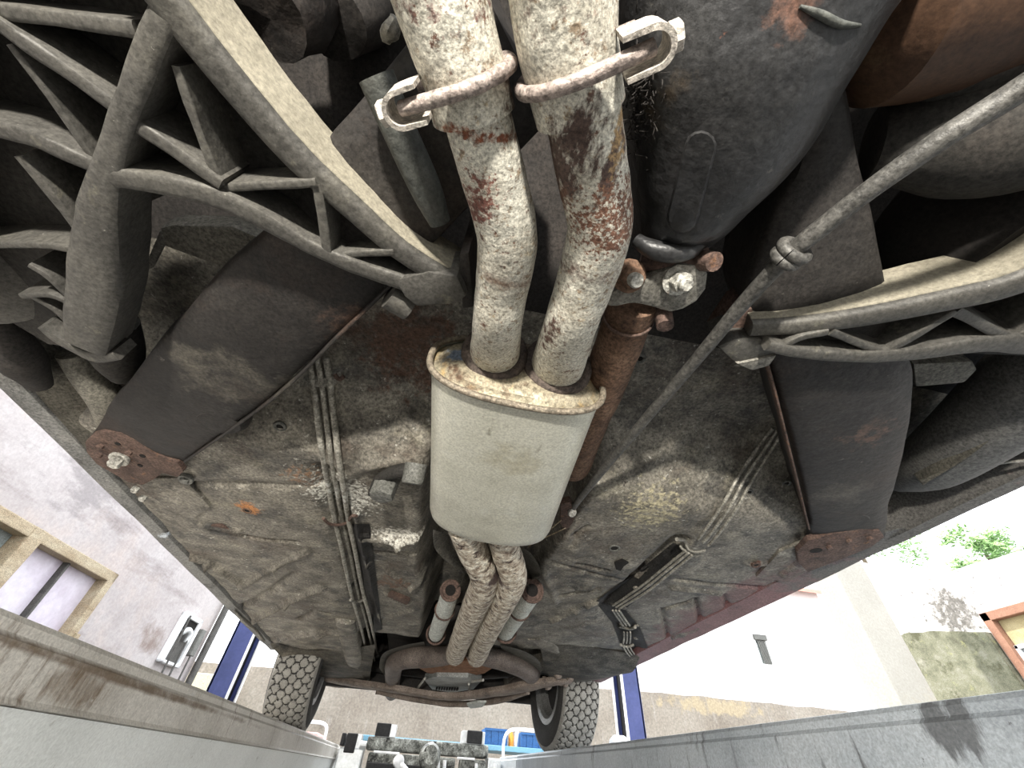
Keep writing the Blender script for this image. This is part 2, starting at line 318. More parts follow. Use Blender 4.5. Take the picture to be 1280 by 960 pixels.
M_paneR = flat('grey_glass', (.22, .245, .24), .3); M_ply = mat('ochre_panel', [(.40, .33, .17), (.55, .47, .28)], 5, .8, 0, .2)
M_paneH = flat('sunlit_glass', (.40, .44, .43), .3); M_redroof = flat('faded_red_tile', (.62, .30, .24), .8)

# ================================================================== SETTING
G = -H
bm = B(); add_box(bm, (3, 5, G-.1), (34, 34, .2)); link('floor', bm, M_floor, label='pale concrete yard floor under the lift', kind='structure', smooth=False)
# left wall: a plane running slightly towards the car, with a window opening
WA, WB = -2.6, .12
wu = Vector((WB, 1, 0)).normalized(); wnr = Vector((1, -WB, 0)).normalized(); wo = Vector((WA, 0, 0))
def WL(px, py):
    r = MW @ _d(px, py); t = WA / (r.x - WB*r.y); q = r*t; return (q - wo).dot(wu), q.z
WROT = Matrix((wnr, wu, Vector((0, 0, 1)))).transposed()      # local x = out of the wall, y = along it
def wbox(bm, s0, s1, z0, z1, d0, d1, bevel=0): 
    c = wo + wu*((s0+s1)/2) + wnr*((d0+d1)/2) + Vector((0, 0, (z0+z1)/2)); add_box(bm, c, (abs(d1-d0), s1-s0, z1-z0), WROT, bevel)
sA = 1.2; sB, zT = WL(144, 718); zB = -.25
sEnd = WL(275, 765)[0]
bm = B(); T = (-.25, 0)
wbox(bm, -2.5, sA, G, 2.6, *T); wbox(bm, sA, sB, zT, 2.6, *T); wbox(bm, sA, sB, G, zB, *T); wbox(bm, sB, sEnd, G, 2.6, *T)
link('wall_left', bm, M_wallL, label='pinkish limewashed wall with a wooden window, beside the grey runway', kind='structure', smooth=False)
bm = B(); fw = .06
for a in ((sA, sB, zT-fw, zT), (sA, sB, zB, zB+fw), (sA, sA+fw, zB, zT), (sB-fw, sB, zB, zT)): wbox(bm, a[0], a[1], a[2], a[3], -.1, .03, .006)
sM = WL(42, 668)[0]; wbox(bm, sM-.045, sM+.045, zB, zT, -.1, .035, .006)
win = link('window_1', bm, M_wood, label='ochre wooden window frame in the pinkish wall', kind='structure', smooth=False)
sm2 = WL(91, 703)[0]
for s0, s1, ma in ((sM+.05, sm2-.012, M_pane), (sm2+.012, sB-fw, M_pane)):
    bm = B(); wbox(bm, s0, s1, zB+fw, zT-fw, -.06, -.045); link('pane', bm, ma, win, smooth=False)
bm = B(); wbox(bm, sm2-.009, sm2+.009, zB+fw, zT-fw, -.07, -.01, .004); link('glazing_bar', bm, M_rod, win, smooth=False)
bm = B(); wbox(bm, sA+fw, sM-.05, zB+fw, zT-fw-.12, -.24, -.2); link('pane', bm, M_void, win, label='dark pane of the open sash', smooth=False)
bm = B(); wbox(bm, sA+fw, sM-.05, zT-fw-.13, zT-fw, -.1, -.05); link('transom_panel', bm, M_paneR, win, smooth=False)
bm = B(); wbox(bm, sB-.02, sB+.015, zT-.52, zT-.36, -.02, .045, .004); link('hinge', bm, M_wood, win, smooth=False)

# niche box with elbow and cables on the left wall
def wp(s, d, z): return wo + wu*s + wnr*d + Vector((0, 0, z))
s0, z1 = WL(229, 764); s1, z0 = WL(234, 812); s1 = s0+.28; z0 = z1-.36
nb = root('meter_niche', wp((s0+s1)/2, 0, z0), 'open white framed wall box with pipe elbow on the pinkish wall', 'wall box')
bm = B(); f_ = .035
for a in ((s0, s1, z1-f_, z1), (s0, s1, z0, z0+f_*.6), (s0, s0+f_, z0, z1), (s1-f_, s1, z0, z1)): wbox(bm, *a, 0, .05, .006)
link('frame', bm, M_white, nb, smooth=False)
bm = B(); wbox(bm, s0+f_, s1-f_, z0+f_*.6, z1-f_, .002, .02); link('back_panel', bm, M_rod, nb, smooth=False)
bm = B(); wbox(bm, s0+f_, s1-f_, z1-f_-.07, z1-f_, .02, .03); link('niche_top_shade', bm, M_void, nb, smooth=False)  # black strip paints the shade under the top of the frame
bm = B(); add_tube(bm, [wp(s0+.09, .03, z1-.14), wp(s0+.12, .05, z1-.11), wp(s0+.17, .055, z1-.13), wp(s0+.18, .05, z1-.19)], .022, 12); link('pipe_elbow', bm, M_alu, nb)
bm = B(); wbox(bm, s1+.02, s1+.09, z0+.1, z1-.06, 0, .07, .006)
link('junction_box', bm, M_plug, label='small grey box on the wall beside the white framed niche', cat='junction box', smooth=False)
for i, (a, b2) in enumerate((((s0+.04, z1-.02), (s0-.05, zB-.1)), ((s0+.17, z1-.16), (s0+.03, zB-.1)), ((s1+.05, z0+.1), (s0+.18, zB-.1)))):
    bm = B(); m_ = ((a[0]+b2[0])/2+.03, (a[1]+b2[1])/2)
    add_tube(bm, [wp(a[0], .06, a[1]), wp(m_[0], .09, m_[1]), wp(b2[0], .1, b2[1])], .008, 8)
    link('wall_cable', bm, M_rod, label=['thin cable hanging down the left edge of the wall niche', 'cable hanging from the pipe elbow in the wall niche', 'cable hanging from the small grey wall box'][i], cat='cable')
bm = B(); add_tube(bm, [wp(sEnd-.02, .05, G), wp(sEnd-.02, .05, 2.6)], .03, 12, 1)
link('drain_pipe', bm, M_rod, label='thin grey downpipe at the end of the pinkish wall', cat='pipe')
q = PY(258, 848, 5.6)
bm = B(); add_box(bm, (q.x, 5.7, (G+q.z+.04)/2), (.34, .3, q.z+.04-G), bevel=.015); roughen(bm, .01, 9)
link('gate_pillar', bm, M_yellow, label='low cream masonry pillar behind the post beside the pinkish wall', cat='pillar', smooth=False)

# low plastered wall behind the lift (ragged top on the right)
bm = B(); YF = 6.0
top = []
x = -2.6
while x < 7.4:
    z = .80 + .13*min(1, max(0, (x+2)/5.2)) + (0 if x < 1.5 else .02*mnoise.noise(Vector((x*3.1, 0, 0))) + .008*mnoise.noise(Vector((x*17, 1, 0))))
    top.append(Vector((x, YF, z))); x += .07
add_prism(bm, top + [Vector((7.4, YF, G)), Vector((-2.6, YF, G))], Vector((0, .22, 0)))
link('wall_front', bm, M_wallF, label='sandy plastered yard wall with worn top edge behind the car', kind='structure', smooth=False)
# white houses beyond it
hb = root('white_house', (6, 9, G), 'blown out white house with small barred window beyond the yard wall', 'house')
wq = PY(955, 815, 9.0)
bm = B()
def bx(bm, x0, x1, y0, y1, z0, z1, bevel=0): add_box(bm, ((x0+x1)/2, (y0+y1)/2, (z0+z1)/2), (x1-x0, y1-y0, z1-z0), None, bevel)
ww, wh = .12, .22
bx(bm, 2.5, wq.x-ww, 9, 9.3, G, 3.7); bx(bm, wq.x+ww, 9.3, 9, 9.3, G, 3.7); bx(bm, wq.x-ww, wq.x+ww, 9, 9.3, G, wq.z-wh); bx(bm, wq.x-ww, wq.x+ww, 9, 9.3, wq.z+wh, 3.7)
link('wall', bm, M_wallW, hb, smooth=False)
bm = B(); bx(bm, wq.x-ww, wq.x+ww, 9.05, 9.1, wq.z-wh, wq.z+wh); pn = link('window', bm, M_paneH, hb, smooth=False)
for i in range(5):
    bm = B(); xx = wq.x-ww+.05+i*(2*ww-.1)/4; bx(bm, xx-.012, xx+.012, 8.98, 9.0, wq.z-wh, wq.z+wh); link('bar', bm, M_plug, pn, smooth=False)
bm = B(); bx(bm, wq.x-ww-.03, wq.x+ww+.03, 8.95, 9.0, wq.z+wh, wq.z+wh+.1); link('lintel', bm, M_plug, hb, smooth=False)
bm = B(); add_prism(bm, [Vector((2.3, 8.7, 3.66)), Vector((2.3, 9.6, 4.0)), Vector((2.3, 9.6, 3.92)), Vector((2.3, 8.7, 3.58))], Vector((7.1, 0, 0))); link('roof', bm, M_redroof, hb, smooth=False)
bm = B(); bx(bm, 9.6, 19, 10, 10.3, G, 5.2)
link('boundary_wall', bm, M_wallW, label='tall plain white wall under the tree, right of the column', cat='wall', smooth=False)
# square column
bm = B(); bx(bm, 3.62, 3.97, 3.2, 3.45, G, 3.2, .008)
link('column', bm, M_colm, label='square rendered column outside the right runway', cat='column', smooth=False)
# right hand wall, slab added for its dark shaded part, and window
XR = 5.2
bm = B(); wy1 = PX(1226, 768, XR).y; wz1 = PX(1226, 768, XR).z; wy0 = 1.9; wz0 = .3
prof = []
y = .2
while y < 4.25: prof.append((y, 1.74 + .05*(y-2.7)/.9 + .02*mnoise.noise(Vector((y*4, 3, 0))))); y += .08
def wallstrip(y0, y1, zlo, zhi=None):
    if zhi is None:
        pts = [(a, b) for a, b in prof if y0 < a < y1]; pts = [(y0, pts[0][1])] + pts + [(y1, pts[-1][1])]
    else: pts = [(y0, zhi), (y1, zhi)]
    add_prism(bm, [Vector((XR, a, b)) for a, b in pts] + [Vector((XR, y1, zlo)), Vector((XR, y0, zlo))], Vector((.25, 0, 0)))
wallstrip(.2, wy0, G); wallstrip(wy0, wy1, wz1); wallstrip(wy0, wy1, G, wz0); wallstrip(wy1, 4.2, G)
link('wall_right', bm, M_wallR, label='mottled pale wall with red-brown framed window on the right', kind='structure', smooth=False)
bm = B(); f_ = .07
for a in ((wy0, wy1, wz1-f_, wz1), (wy0, wy1, wz0, wz0+f_), (wy0, wy0+f_, wz0, wz1), (wy1-f_, wy1, wz0, wz1)): bx(bm, XR-.03, XR+.09, a[0], a[1], a[2], a[3], .005)
w2 = link('window_2', bm, M_woodR, label='red-brown window frame in the mottled wall', kind='structure', smooth=False)
pz = wz1 - .27
for i in range(3):
    bm = B(); a = wy0+f_+i*(wy1-wy0-2*f_)/3; bx(bm, XR+.03, XR+.05, a+.004, a+(wy1-wy0-2*f_)/3-.004, pz, wz1-f_, .003); link('panel', bm, M_ply, w2, smooth=False)
bm = B()
for a in ((wy0+f_, wy1-f_, pz-.03, pz), (wy1-f_-.03, wy1-f_, wz0+f_, pz)): bx(bm, XR+.01, XR+.05, *a, .004)
link('sash', bm, M_white, w2, smooth=False)
bm = B(); bx(bm, XR+.03, XR+.04, wy0+f_, wy1-f_-.03, wz0+f_, pz-.03); link('pane', bm, M_paneR, w2, smooth=False)
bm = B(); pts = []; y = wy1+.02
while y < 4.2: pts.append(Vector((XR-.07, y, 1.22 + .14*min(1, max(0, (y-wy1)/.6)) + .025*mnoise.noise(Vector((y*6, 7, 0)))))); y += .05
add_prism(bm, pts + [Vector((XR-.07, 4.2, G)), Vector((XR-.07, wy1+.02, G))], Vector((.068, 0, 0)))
link('wall_shade_slab', bm, M_wallshade, label='low moss-toned slab painting the shaded wall between the column and the framed window', cat='wall', smooth=False)
# tree beyond
def tree(loc, rx, rz, n, label):
    t = root('tree', (loc[0], loc[1], G), label, 'tree', 'trees beyond the walls')
    bm = B(); add_tube(bm, [(loc[0], loc[1], G), (loc[0]+.1, loc[1], loc[2]*.5), (loc[0], loc[1], loc[2])], [.16, .12, .05], 10, 4); link('trunk', bm, M_bark, t)
    vv = []; ff = []
    for c in range(26):
        th = rnd.uniform(0, 6.283); ph = rnd.uniform(-.9, 1.2); rr = rnd.uniform(.35, 1)
        cc = Vector((math.cos(th)*math.cos(ph)*rx*rr, math.sin(th)*math.cos(ph)*rx*rr*.7, math.sin(ph)*rz*rr)) + Vector(loc)
        for i in range(n):
            p = cc + Vector((rnd.gauss(0, .22)*rx*.5, rnd.gauss(0, .22)*rx*.5, rnd.gauss(0, .2)*rz*.6))
            u = Vector((rnd.gauss(0, 1), rnd.gauss(0, 1), rnd.gauss(0, .6))).normalized(); w = u.orthogonal().normalized(); l = rnd.uniform(.06, .12)
            k = len(vv); vv += [p-u*l, p+w*l*.4, p+u*l, p-w*l*.4]; ff.append((k, k+1, k+2, k+3))
    me = bpy.data.meshes.new('foliage'); me.from_pydata([tuple(v) for v in vv], [], ff); link('foliage', me, M_leaf, t, kind='stuff', smooth=False)
tree((16.3, 13.0, 8.1), 2.9, 1.9, 330, 'bushy green tree above the white wall, nearest the column')
tree((17.6, 10.0, 6.1), 1.6, .9, 120, 'sparse green tree at the far right above the mottled wall')

# ================================================================== LIFT
def runway(x_in, sgn, matl, matl2, label):
    """hollow runway: inner edge at x_in, running outwards by sgn"""
    bm = B(); y0, y1 = -2.2, 3.97  # beams tilted up towards the jack to match image edges, absorbing camera pitch error
    prof = [(0, .066), (0, .112), (.006, .118), (.006, .128), (.010, .134), (.02, .136), (.024, .118), (.47, .118), (.474, .136), (.49, .134), (.5, .118), (.5, .066), (.494, .060), (.03, .060), (.006, .058), (-.004, .060)]
    rings = [[Vector((x_in + sgn*a, yy, b - .030 + .0075*yy)) for a, b in prof] for yy in np.linspace(y0, y1, 20)]
    add_loft(bm, rings)
    r = root('lift_runway', (x_in + sgn*.25, 1, .03), label, 'lift runway', 'runways of the vehicle lift')
    link('runway_beam', bm, matl, r, sharp=30)
    prof = [(.001, .058), (.006, .05), (.016, -.02), (.03, -.12), (.05, -.125), (.45, -.125), (.47, .0), (.48, .058)]
    bm = B(); add_loft(bm, [[Vector((x_in + sgn*a, yy, b - .030 + .0075*yy)) for a, b in prof] for yy in np.linspace(y0, y1, 12)]); link('lower_web', bm, matl2, r, sharp=30)
    bm = B(); bx(bm, min(x_in, x_in+sgn*.5), max(x_in, x_in+sgn*.5), y1, y1+.02, -.1, .125, .004); link('end_plate', bm, M_alu, r, smooth=False)
    bm = B(); add_tube(bm, [(x_in-sgn*.004, y1-.02, .10), (x_in-sgn*.012, y1-.015, .05), (x_in-sgn*.012, y1+.015, .03)], .008, 8); link('hook', bm, M_alu, r)
    return r
rL = runway(-.45, -1, M_runL, M_web2, 'grey beige scuffed runway nearest the pinkish wall')
rR = runway(.69, 1, M_runR, M_runR, 'blue-grey steel runway on the column side')
def post(x, sgn, label):
    """C-section post open towards the car"""
    r = root('lift_post', (x, 3.35, G), label, 'lift post', 'blue posts of the vehicle lift')
    y0, y1, wd = 3.2, 3.40, .115
    xo = x + sgn*wd
    bm = B(); a, b = sorted((x, xo)); bx(bm, a, b, y0, y0+.012, G, 2.2, .003); 
    bx(bm, a, b, y1-.012, y1, G, 2.2, .003); c, d = sorted((xo, xo-sgn*.012)); bx(bm, c, d, y0, y1, G, 2.2)
    link('channel', bm, M_blue, r, smooth=False)
    for yy in (y0, y1-.03):
        bm = B(); a, b = sorted((x, x-sgn*.008)); bx(bm, a, b, yy, yy+.03, G, 2.2, .002); link('lip_highlight', bm, M_white, r, smooth=False)  # white strips paint the light caught by the lip edges
    bm = B(); a, b = sorted((x+sgn*.03, x+sgn*.045)); bx(bm, a, b, y0+.014, y1-.014, G, 2.2); link('slot_shade', bm, M_black, r, smooth=False)  # black sheet stands in for the shade inside the channel
    bm = B(); bx(bm, min(x, xo)-.1, max(x, xo)+.1, y0-.08, y1+.1, G, G+.015); link('base_plate', bm, M_blue, r, smooth=False)
post(-1.075, -1, 'blue lift post standing beside the pinkish wall')
post(1.40, 1, 'blue lift post standing beside the front tyre on the column side')
# arm of the post that carries the runway (a rounded white cover by the right post)
bm = B(); add_lathe(bm, [(.001, 0), (.045, .004), (.06, .03), (.055, .09), (.03, .13), (.001, .135)], PY(765, 935, 3.15), (1, .1, .1), 20)
link('pulley_cover', bm, M_white, label='rounded white pulley cover at the foot of the column-side blue post', cat='cover')

# rolling jack between the runways
jk = root('rolling_jack', (.12, 3.9, -.2), 'greasy grey rolling jack bridging the two runways in front of the car', 'jack')
YJ = 3.78
bm = B(); bx(bm, -.26, .58, YJ, YJ+.16, .115, .185, .012); link('lifting_beam', bm, M_jack, jk, smooth=False)
for xa, xb in ((-.24, -.03), (-.03, .16), (.18, .36), (.38, .57)):
    bm = B(); bx(bm, xa+.008, xb-.008, YJ-.05+.02*rnd.random(), YJ+.1, -.05, .105, .014); link('housing_block', bm, M_jack, jk, smooth=False)
bm = B(); bx(bm, -.40, .64, YJ+.02, YJ+.2, -.16, .0, .01); link('base_frame', bm, M_jack, jk, smooth=False)
for xa, xb in ((-.435, -.27), (.58, .675)):
    bm = B(); bx(bm, xa, xb, YJ, YJ+.15, -.02, .12, .01); link('carriage', bm, M_alu, jk, smooth=False)
bm = B(); bx(bm, -.20, -.03, YJ-.06, YJ-.04, .10, .112, .003); link('lip', bm, M_white, jk, smooth=False)
bm = B(); bx(bm, .36, .48, YJ-.06, YJ-.04, .10, .112, .003); link('lip', bm, M_white, jk, smooth=False)
for x0, x1, xr0, xr1 in ((-.22, -.12, -.12, -.10), (.42, .53, .385, .42)):
    bm = B(); bx(bm, min(x0, xr0), max(x1, xr1)+.02, YJ+.015, YJ+.13, .185, .255, .004); hd = link('pad_holder', bm, M_alu, jk, smooth=False)
    bm = B(); bx(bm, x0, x1, YJ, YJ+.02, .188, .258, .006); link('rubber_pad', bm, M_black, hd, smooth=False)
bm = B(); bx(bm, -.40, -.30, YJ+.01, YJ+.12, .09, .19, .004); hd = link('pad_holder', bm, M_alu, jk, smooth=False)
bm = B(); bx(bm, -.40, -.33, YJ-.01, YJ+.01, .092, .192, .006); link('rubber_pad', bm, M_black, hd, smooth=False)
bm = B(); bx(bm, -.435, -.41, YJ-.01, YJ+.1, .125, .19, .006); link('rubber_pad', bm, M_black, jk, smooth=False)
o_ = PY(498, 952, YJ-.09)
bm = B(); add_tube(bm, [o_, o_+Vector((.07, -.03, -.045))], .016, 12, 1); add_lathe(bm, [(.03, -.02), (.034, -.01), (.034, .02), (.02, .025)], o_, (.2, -1, .1), 14); link('release_valve', bm, M_white, jk)
bm = B(); add_lathe(bm, [(.001, -.05), (.05, -.045), (.07, -.02), (.072, .02), (.05, .05), (.001, .055)], PY(537, 946, YJ-.08), (0, -1, .2), 18); roughen(bm, .006, 30); link('pump_head', bm, M_jack, jk)
for px in (548, 556): 
    bm = B(); add_tube(bm, [PY(px, 950, YJ-.08), PY(px-1, 966, YJ-.08)], .012, 10, 1); link('hose_fitting', bm, M_white, jk)
for px in (595, 619):
    bm = B(); add_tube(bm, [PY(px, 954, YJ-.05), PY(px, 968, YJ-.05)], .011, 10, 1); link('hose_fitting', bm, M_white, jk)
bm = B(); bx(bm, -.225, .135, YJ-.075, YJ-.052, -.06, .055, .006); link('cover_plate', bm, M_black, jk, smooth=False)
bm = B(); bx(bm, .185, .245, YJ-.085, YJ-.05, .0, .075, .008); link('valve_block', bm, M_rust, jk, smooth=False)
for xx, zz in ((-.1, .145), (.12, .13), (.33, .15), (.47, .14), (.0, .15)):
    bm = B(); add_lathe(bm, [(.001, .006), (.010, .005), (.012, -.002)], (xx, YJ-.002, zz), (0, -1, 0), 12); link('bolt_head', bm, M_jack, jk)
bm = B(); add_tube(bm, [(-.30, YJ-.02, .135), (-.26, YJ-.02, .135)], .022, 14, 1); link('roller', bm, M_alu, jk)
# blue bench behind the jack
bc = root('workbench', (.4, 4.75, G), 'pale blue steel workbench behind the rolling jack', 'workbench')
bm = B(); bx(bm, -.45, 1.5, 4.5, 5.0, .19, .225, .004); link('bench_top', bm, M_skyblue, bc, smooth=False)
for x in (-.4, 1.45):
    for y in (4.55, 4.95):
        bm = B(); bx(bm, x-.03, x+.03, y-.03, y+.03, G, .19); link('leg', bm, M_skyblue, bc, smooth=False)
def crate(x0, x1, y0, y1, z0, h, label):
    c = root('crate', ((x0+x1)/2, (y0+y1)/2, z0), label, 'crate', 'blue plastic crates on the workbench')
    bm = B(); t = .008
    bx(bm, x0, x1, y0, y1, z0, z0+t); bx(bm, x0, x1, y0, y0+t, z0, z0+h); bx(bm, x0, x1, y1-t, y1, z0, z0+h); bx(bm, x0, x0+t, y0, y1, z0, z0+h); bx(bm, x1-t, x1, y0, y1, z0, z0+h)
    link('crate_body', bm, M_bluebin, c, smooth=False)
    n = max(2, int((x1-x0)/.05))
    for i in range(n+1):
        bm = B(); xx = x0 + i*(x1-x0)/n; bx(bm, xx-.006, xx+.006, y0-.008, y0, z0, z0+h); link('rib', bm, M_bluebin, c, smooth=False)
    bm = B(); bx(bm, x0-.008, x1+.008, y0-.012, y0, z0+h-.015, z0+h); link('rim', bm, M_bluebin, c, smooth=False)
crate(.66, .85, 4.55, 4.8, .225, .11, 'blue ribbed plastic crate nearest the rubber pad')
crate(.98, 1.20, 4.55, 4.8, .225, .10, 'blue ribbed plastic crate next to the front tyre')
bm = B(); add_lathe(bm, [(.001, 0), (.022, 0), (.024, .07), (.012, .09), (.012, .11), (.001, .112)], (.90, 4.6, .225), (0, 0, 1), 14); link('spray_bottle', bm, M_orangep, label='small orange bottle between the blue crates', cat='bottle')
bm = B(); add_lathe(bm, [(.001, 0), (.017, 0), (.017, .1), (.008, .115), (.001, .116)], (.945, 4.62, .225), (.1, 0, 1), 14); link('grease_tube', bm, M_white, label='thin white tube standing beside the orange bottle', cat='tube')
def hoop(pts, label):
    bm = B(); add_tube(bm, pts, .011, 10, 4); link('guard_hoop', bm, M_white, label=label, cat='hoop', group='white tubular hoops at the runway ends')
yh = 4.06
hoop([(.74, yh, .10), (.74, yh, .24), (.80, yh, .30), (.98, yh, .305), (1.12, yh, .295), (1.16, yh, .24), (1.16, yh, .10)], 'white tubular hoop in front of the blue crates')
hoop([(-.86, yh, .10), (-.86, yh, .21), (-.82, yh, .245), (-.70, yh, .25), (-.62, yh, .245), (-.585, yh, .21), (-.585, yh, .10)], 'white tubular hoop beside the tyre on the pinkish wall side')
bm = B(); add_lathe(bm, [(.001, -.13), (.04, -.12), (.055, -.05), (.05, .04), (.03, .12), (.001, .125)], (-.72, 4.3, .155), (1, .1, .0), 14); roughen(bm, .015, 14); link('folded_rag', bm, M_pink, label='pink folded rag behind the hoop on the pinkish wall side', cat='rag')
bm = B(); bx(bm, -.95, -.46, 3.992, 4.5, .06, .10, .005); link('ramp_flap', bm, M_alu, label='pale metal flap at the end of the beige runway', cat='ramp', smooth=False)
bm = B(); bx(bm, .70, 1.19, 3.992, 4.4, .06, .10, .005); link('ramp_flap', bm, M_alu, label='pale metal flap at the end of the blue-grey runway', cat='ramp', smooth=False)

# ================================================================== CAR
car = root('car', (CX, 1.4, .12), 'old car raised on the lift, seen from below with its rusty exhaust', 'car')
# ---------------- floor pan as a pressed sheet
def sst(a, b, x): t = np.clip((x-a)/(b-a), 0, 1); return t*t*(3-2*t)
def segs(pl): return [((P(*pl[i], .413)), (P(*pl[i+1], .413))) for i in range(len(pl)-1)]
FEAT = []      # (polyline of pixels, half width m, height m: + = pressed up away from the viewer)
def ft(pl, w, a):
    for p, q in segs(pl): FEAT.append((p.x, p.y, q.x, q.y, w*.75 if w < .024 else w, a*1.4))
ft([(262, 664), (310, 672), (372, 679)], .010, .012); ft([(250, 655), (300, 664)], .012, -.008)
ft([(225, 690), (262, 702), (300, 728)], .016, -.012); ft([(300, 735), (345, 708), (385, 690)], .016, -.010)
ft([(255, 735), (290, 765)], .018, .010); ft([(318, 775), (360, 752), (402, 735)], .018, -.014)
ft([(300, 760), (335, 742), (368, 718)], .020, .010); ft([(345, 800), (400, 790), (440, 790)], .03, -.012)
ft([(375, 775), (395, 765), (410, 768)], .02, .014); ft([(300, 800), (360, 815), (410, 830)], .03, -.012)
ft([(235, 606), (300, 607), (400, 610)], .02, .006); ft([(458, 668), (500, 674), (535, 672)], .022, -.014); ft([(470, 690), (520, 694)], .012, .010)
ft([(484, 714), (520, 740)], .014, -.008); ft([(482, 742), (512, 754)], .012, -.010); ft([(515, 735), (545, 720)], .016, -.010); ft([(490, 770), (540, 755)], .02, -.008)
ft([(402, 590), (425, 655), (445, 740), (470, 830)], .030, .018); ft([(445, 640), (460, 700), (475, 770)], .014, -.010)
ft([(685, 703), (735, 717), (782, 726)], .010, .010); ft([(722, 707), (760, 714)], .012, .012)
ft([(680, 715), (695, 752)], .02, -.008); ft([(690, 775), (720, 762), (745, 752)], .018, -.012); ft([(700, 745), (745, 737)], .016, .008)
ft([(700, 770), (730, 758)], .012, .010); ft([(720, 735), (752, 738)], .012, -.006)
ft([(715, 680), (718, 668), (735, 660)], .012, .006)
ft([(850, 677), (800, 722), (755, 760)], .026, .022); ft([(757, 765), (780, 790), (800, 825)], .05, .016)
ft([(846, 726), (900, 731), (960, 737)], .014, .012); ft([(840, 735), (900, 742)], .014, -.008)
ft([(828, 762), (836, 800)], .014, .012); ft([(870, 750), (878, 785)], .014, .012); ft([(832, 762), (872, 750)], .012, .010); ft([(836, 798), (878, 782)], .014, -.010)
ft([(905, 745), (915, 770)], .014, .010); ft([(975, 715), (1010, 690)], .016, -.014)
ft([(935, 705), (955, 705)], .02, -.006); ft([(705, 660), (720, 690)], .03, -.006)
# rear of the pan
REAR = []
for pl, w, a in (([(440, 555), (480, 535), (530, 535)], .018, -.008), ([(500, 480), (540, 510)], .012, .012), ([(505, 500), (545, 530)], .012, -.010), ([(820, 510), (900, 490)], .010, -.006), ([(800, 560), (860, 545)], .010, -.006)):
    for i in range(len(pl)-1):
        p = P(*pl[i], .50); q = P(*pl[i+1], .50); REAR.append((p.x, p.y, q.x, q.y, w, a))
def zpan(X, Y):
    X = np.asarray(X, float); Y = np.asarray(Y, float); dx = X - CX
    z = np.full(np.broadcast(X, Y).shape, .415)
    z = z + .11*sst(.70, .50, Y) + .085*sst(.42, .05, Y)
    hw = .150 - .035*sst(1.15, 1.5, Y)
    tun = 1 - sst(hw-.03, hw+.02, np.abs(X-.108))
    z = z + tun*.15*(sst(.45, .75, Y))
    for (ax, ay, bx_, by, w, a) in FEAT + REAR:
        vx, vy = bx_-ax, by-ay; L2 = vx*vx+vy*vy+1e-9
        t = np.clip(((X-ax)*vx+(Y-ay)*vy)/L2, 0, 1); d2 = (X-ax-t*vx)**2+(Y-ay-t*vy)**2
        z = z + a*np.exp(-d2/(w*w*.5))
    z = z + .0022*np.sin(X*23+1.3*np.sin(Y*9))*np.sin(Y*17+X*5) + .001*np.sin(X*61)*np.sin(Y*47)
    eng = sst(1.98, 2.06, Y)*(1-sst(.40, .44, np.abs(dx))); z = z*(1-eng) + .66*eng
    side = sst(.44, .50, np.abs(dx)); yy = Y-2.84; arch = np.sqrt(np.maximum(0, .375**2-yy*yy)); z = np.where((arch > 0), z + side*np.maximum(0, .40+arch-z), z)
    ya = Y+.22; arch2 = np.sqrt(np.maximum(0, .355**2-ya*ya)); z = np.where((arch2 > 0), z + sst(.60, .64, np.abs(dx))*np.maximum(0, .42+arch2-z), z)
    return z
def grid_mesh(name, x0, x1, y0, y1, n, m, fz):
    xs = np.linspace(x0, x1, n); ys = np.linspace(y0, y1, m); X, Y = np.meshgrid(xs, ys); Z = fz(X, Y)
    co = np.stack([X, Y, Z], -1).reshape(-1, 3)
    i = np.arange((m-1)*(n-1)); r = i//(n-1); c = i % (n-1); a = r*n+c
    f = np.stack([a, a+n, a+n+1, a+1], -1)
    me = bpy.data.meshes.new(name); me.from_pydata(co.tolist(), [], f.tolist()); me.update(); return me
link('rear_floor', grid_mesh('rear_floor', CX-.805, CX+.805, -.75, .36, 160, 110, zpan), M_dark, car, 'black, shade-darkened rear floor above the suspension', sharp=None)
pan = link('floor_pan', grid_mesh('floor_pan', CX-.805, CX+.805, .36, 3.25, 210, 380, zpan), M_pan, car, 'dirty undersealed floor pan with pressed ridges', sharp=None)
def PS(px, py, off=-.006):
    """point on the floor pan seen at a pixel"""
    z = .41
    for _ in range(14):
        q = P(px, py, z); z += .6*(float(zpan(q.x, q.y)) + off - z)
    return P(px, py, z)
# closing shell above (dark inner body), side sills
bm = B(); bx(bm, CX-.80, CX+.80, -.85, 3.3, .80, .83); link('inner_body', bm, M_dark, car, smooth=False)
def sill(sg, m, label):
    bm = B(); rings = []
    for yy in np.linspace(-.75, 2.48, 60):
        w = .003*mnoise.noise(Vector((yy*6, sg*5, 0)))
        pr = [(.80, .50), (.808, .425), (.812, .408+w), (.826, .402+w), (.842, .402+w), (.848, .41), (.85, .44), (.87, .56), (.86, .80), (.80, .80)] if sg < 0 else \
             [(.76, .50), (.765, .425), (.772, .412+w), (.81, .405+w), (.838, .402+w), (.848, .41), (.85, .44), (.87, .56), (.86, .80), (.80, .80)]
        if yy < .62 and sg > 0: pr = [(.80, .50), (.80, .43), (.81, .412)] + pr[3:]
        rings.append([Vector((CX+sg*a, yy, b)) for a, b in pr])
    add_loft(bm, rings); return link('sill_panel', bm, m, car, label)
sl = sill(-1, M_sill, 'dark grey sill with scraped pale jacking patch'); sr = sill(1, M_sillred, 'faded pinkish red sill')
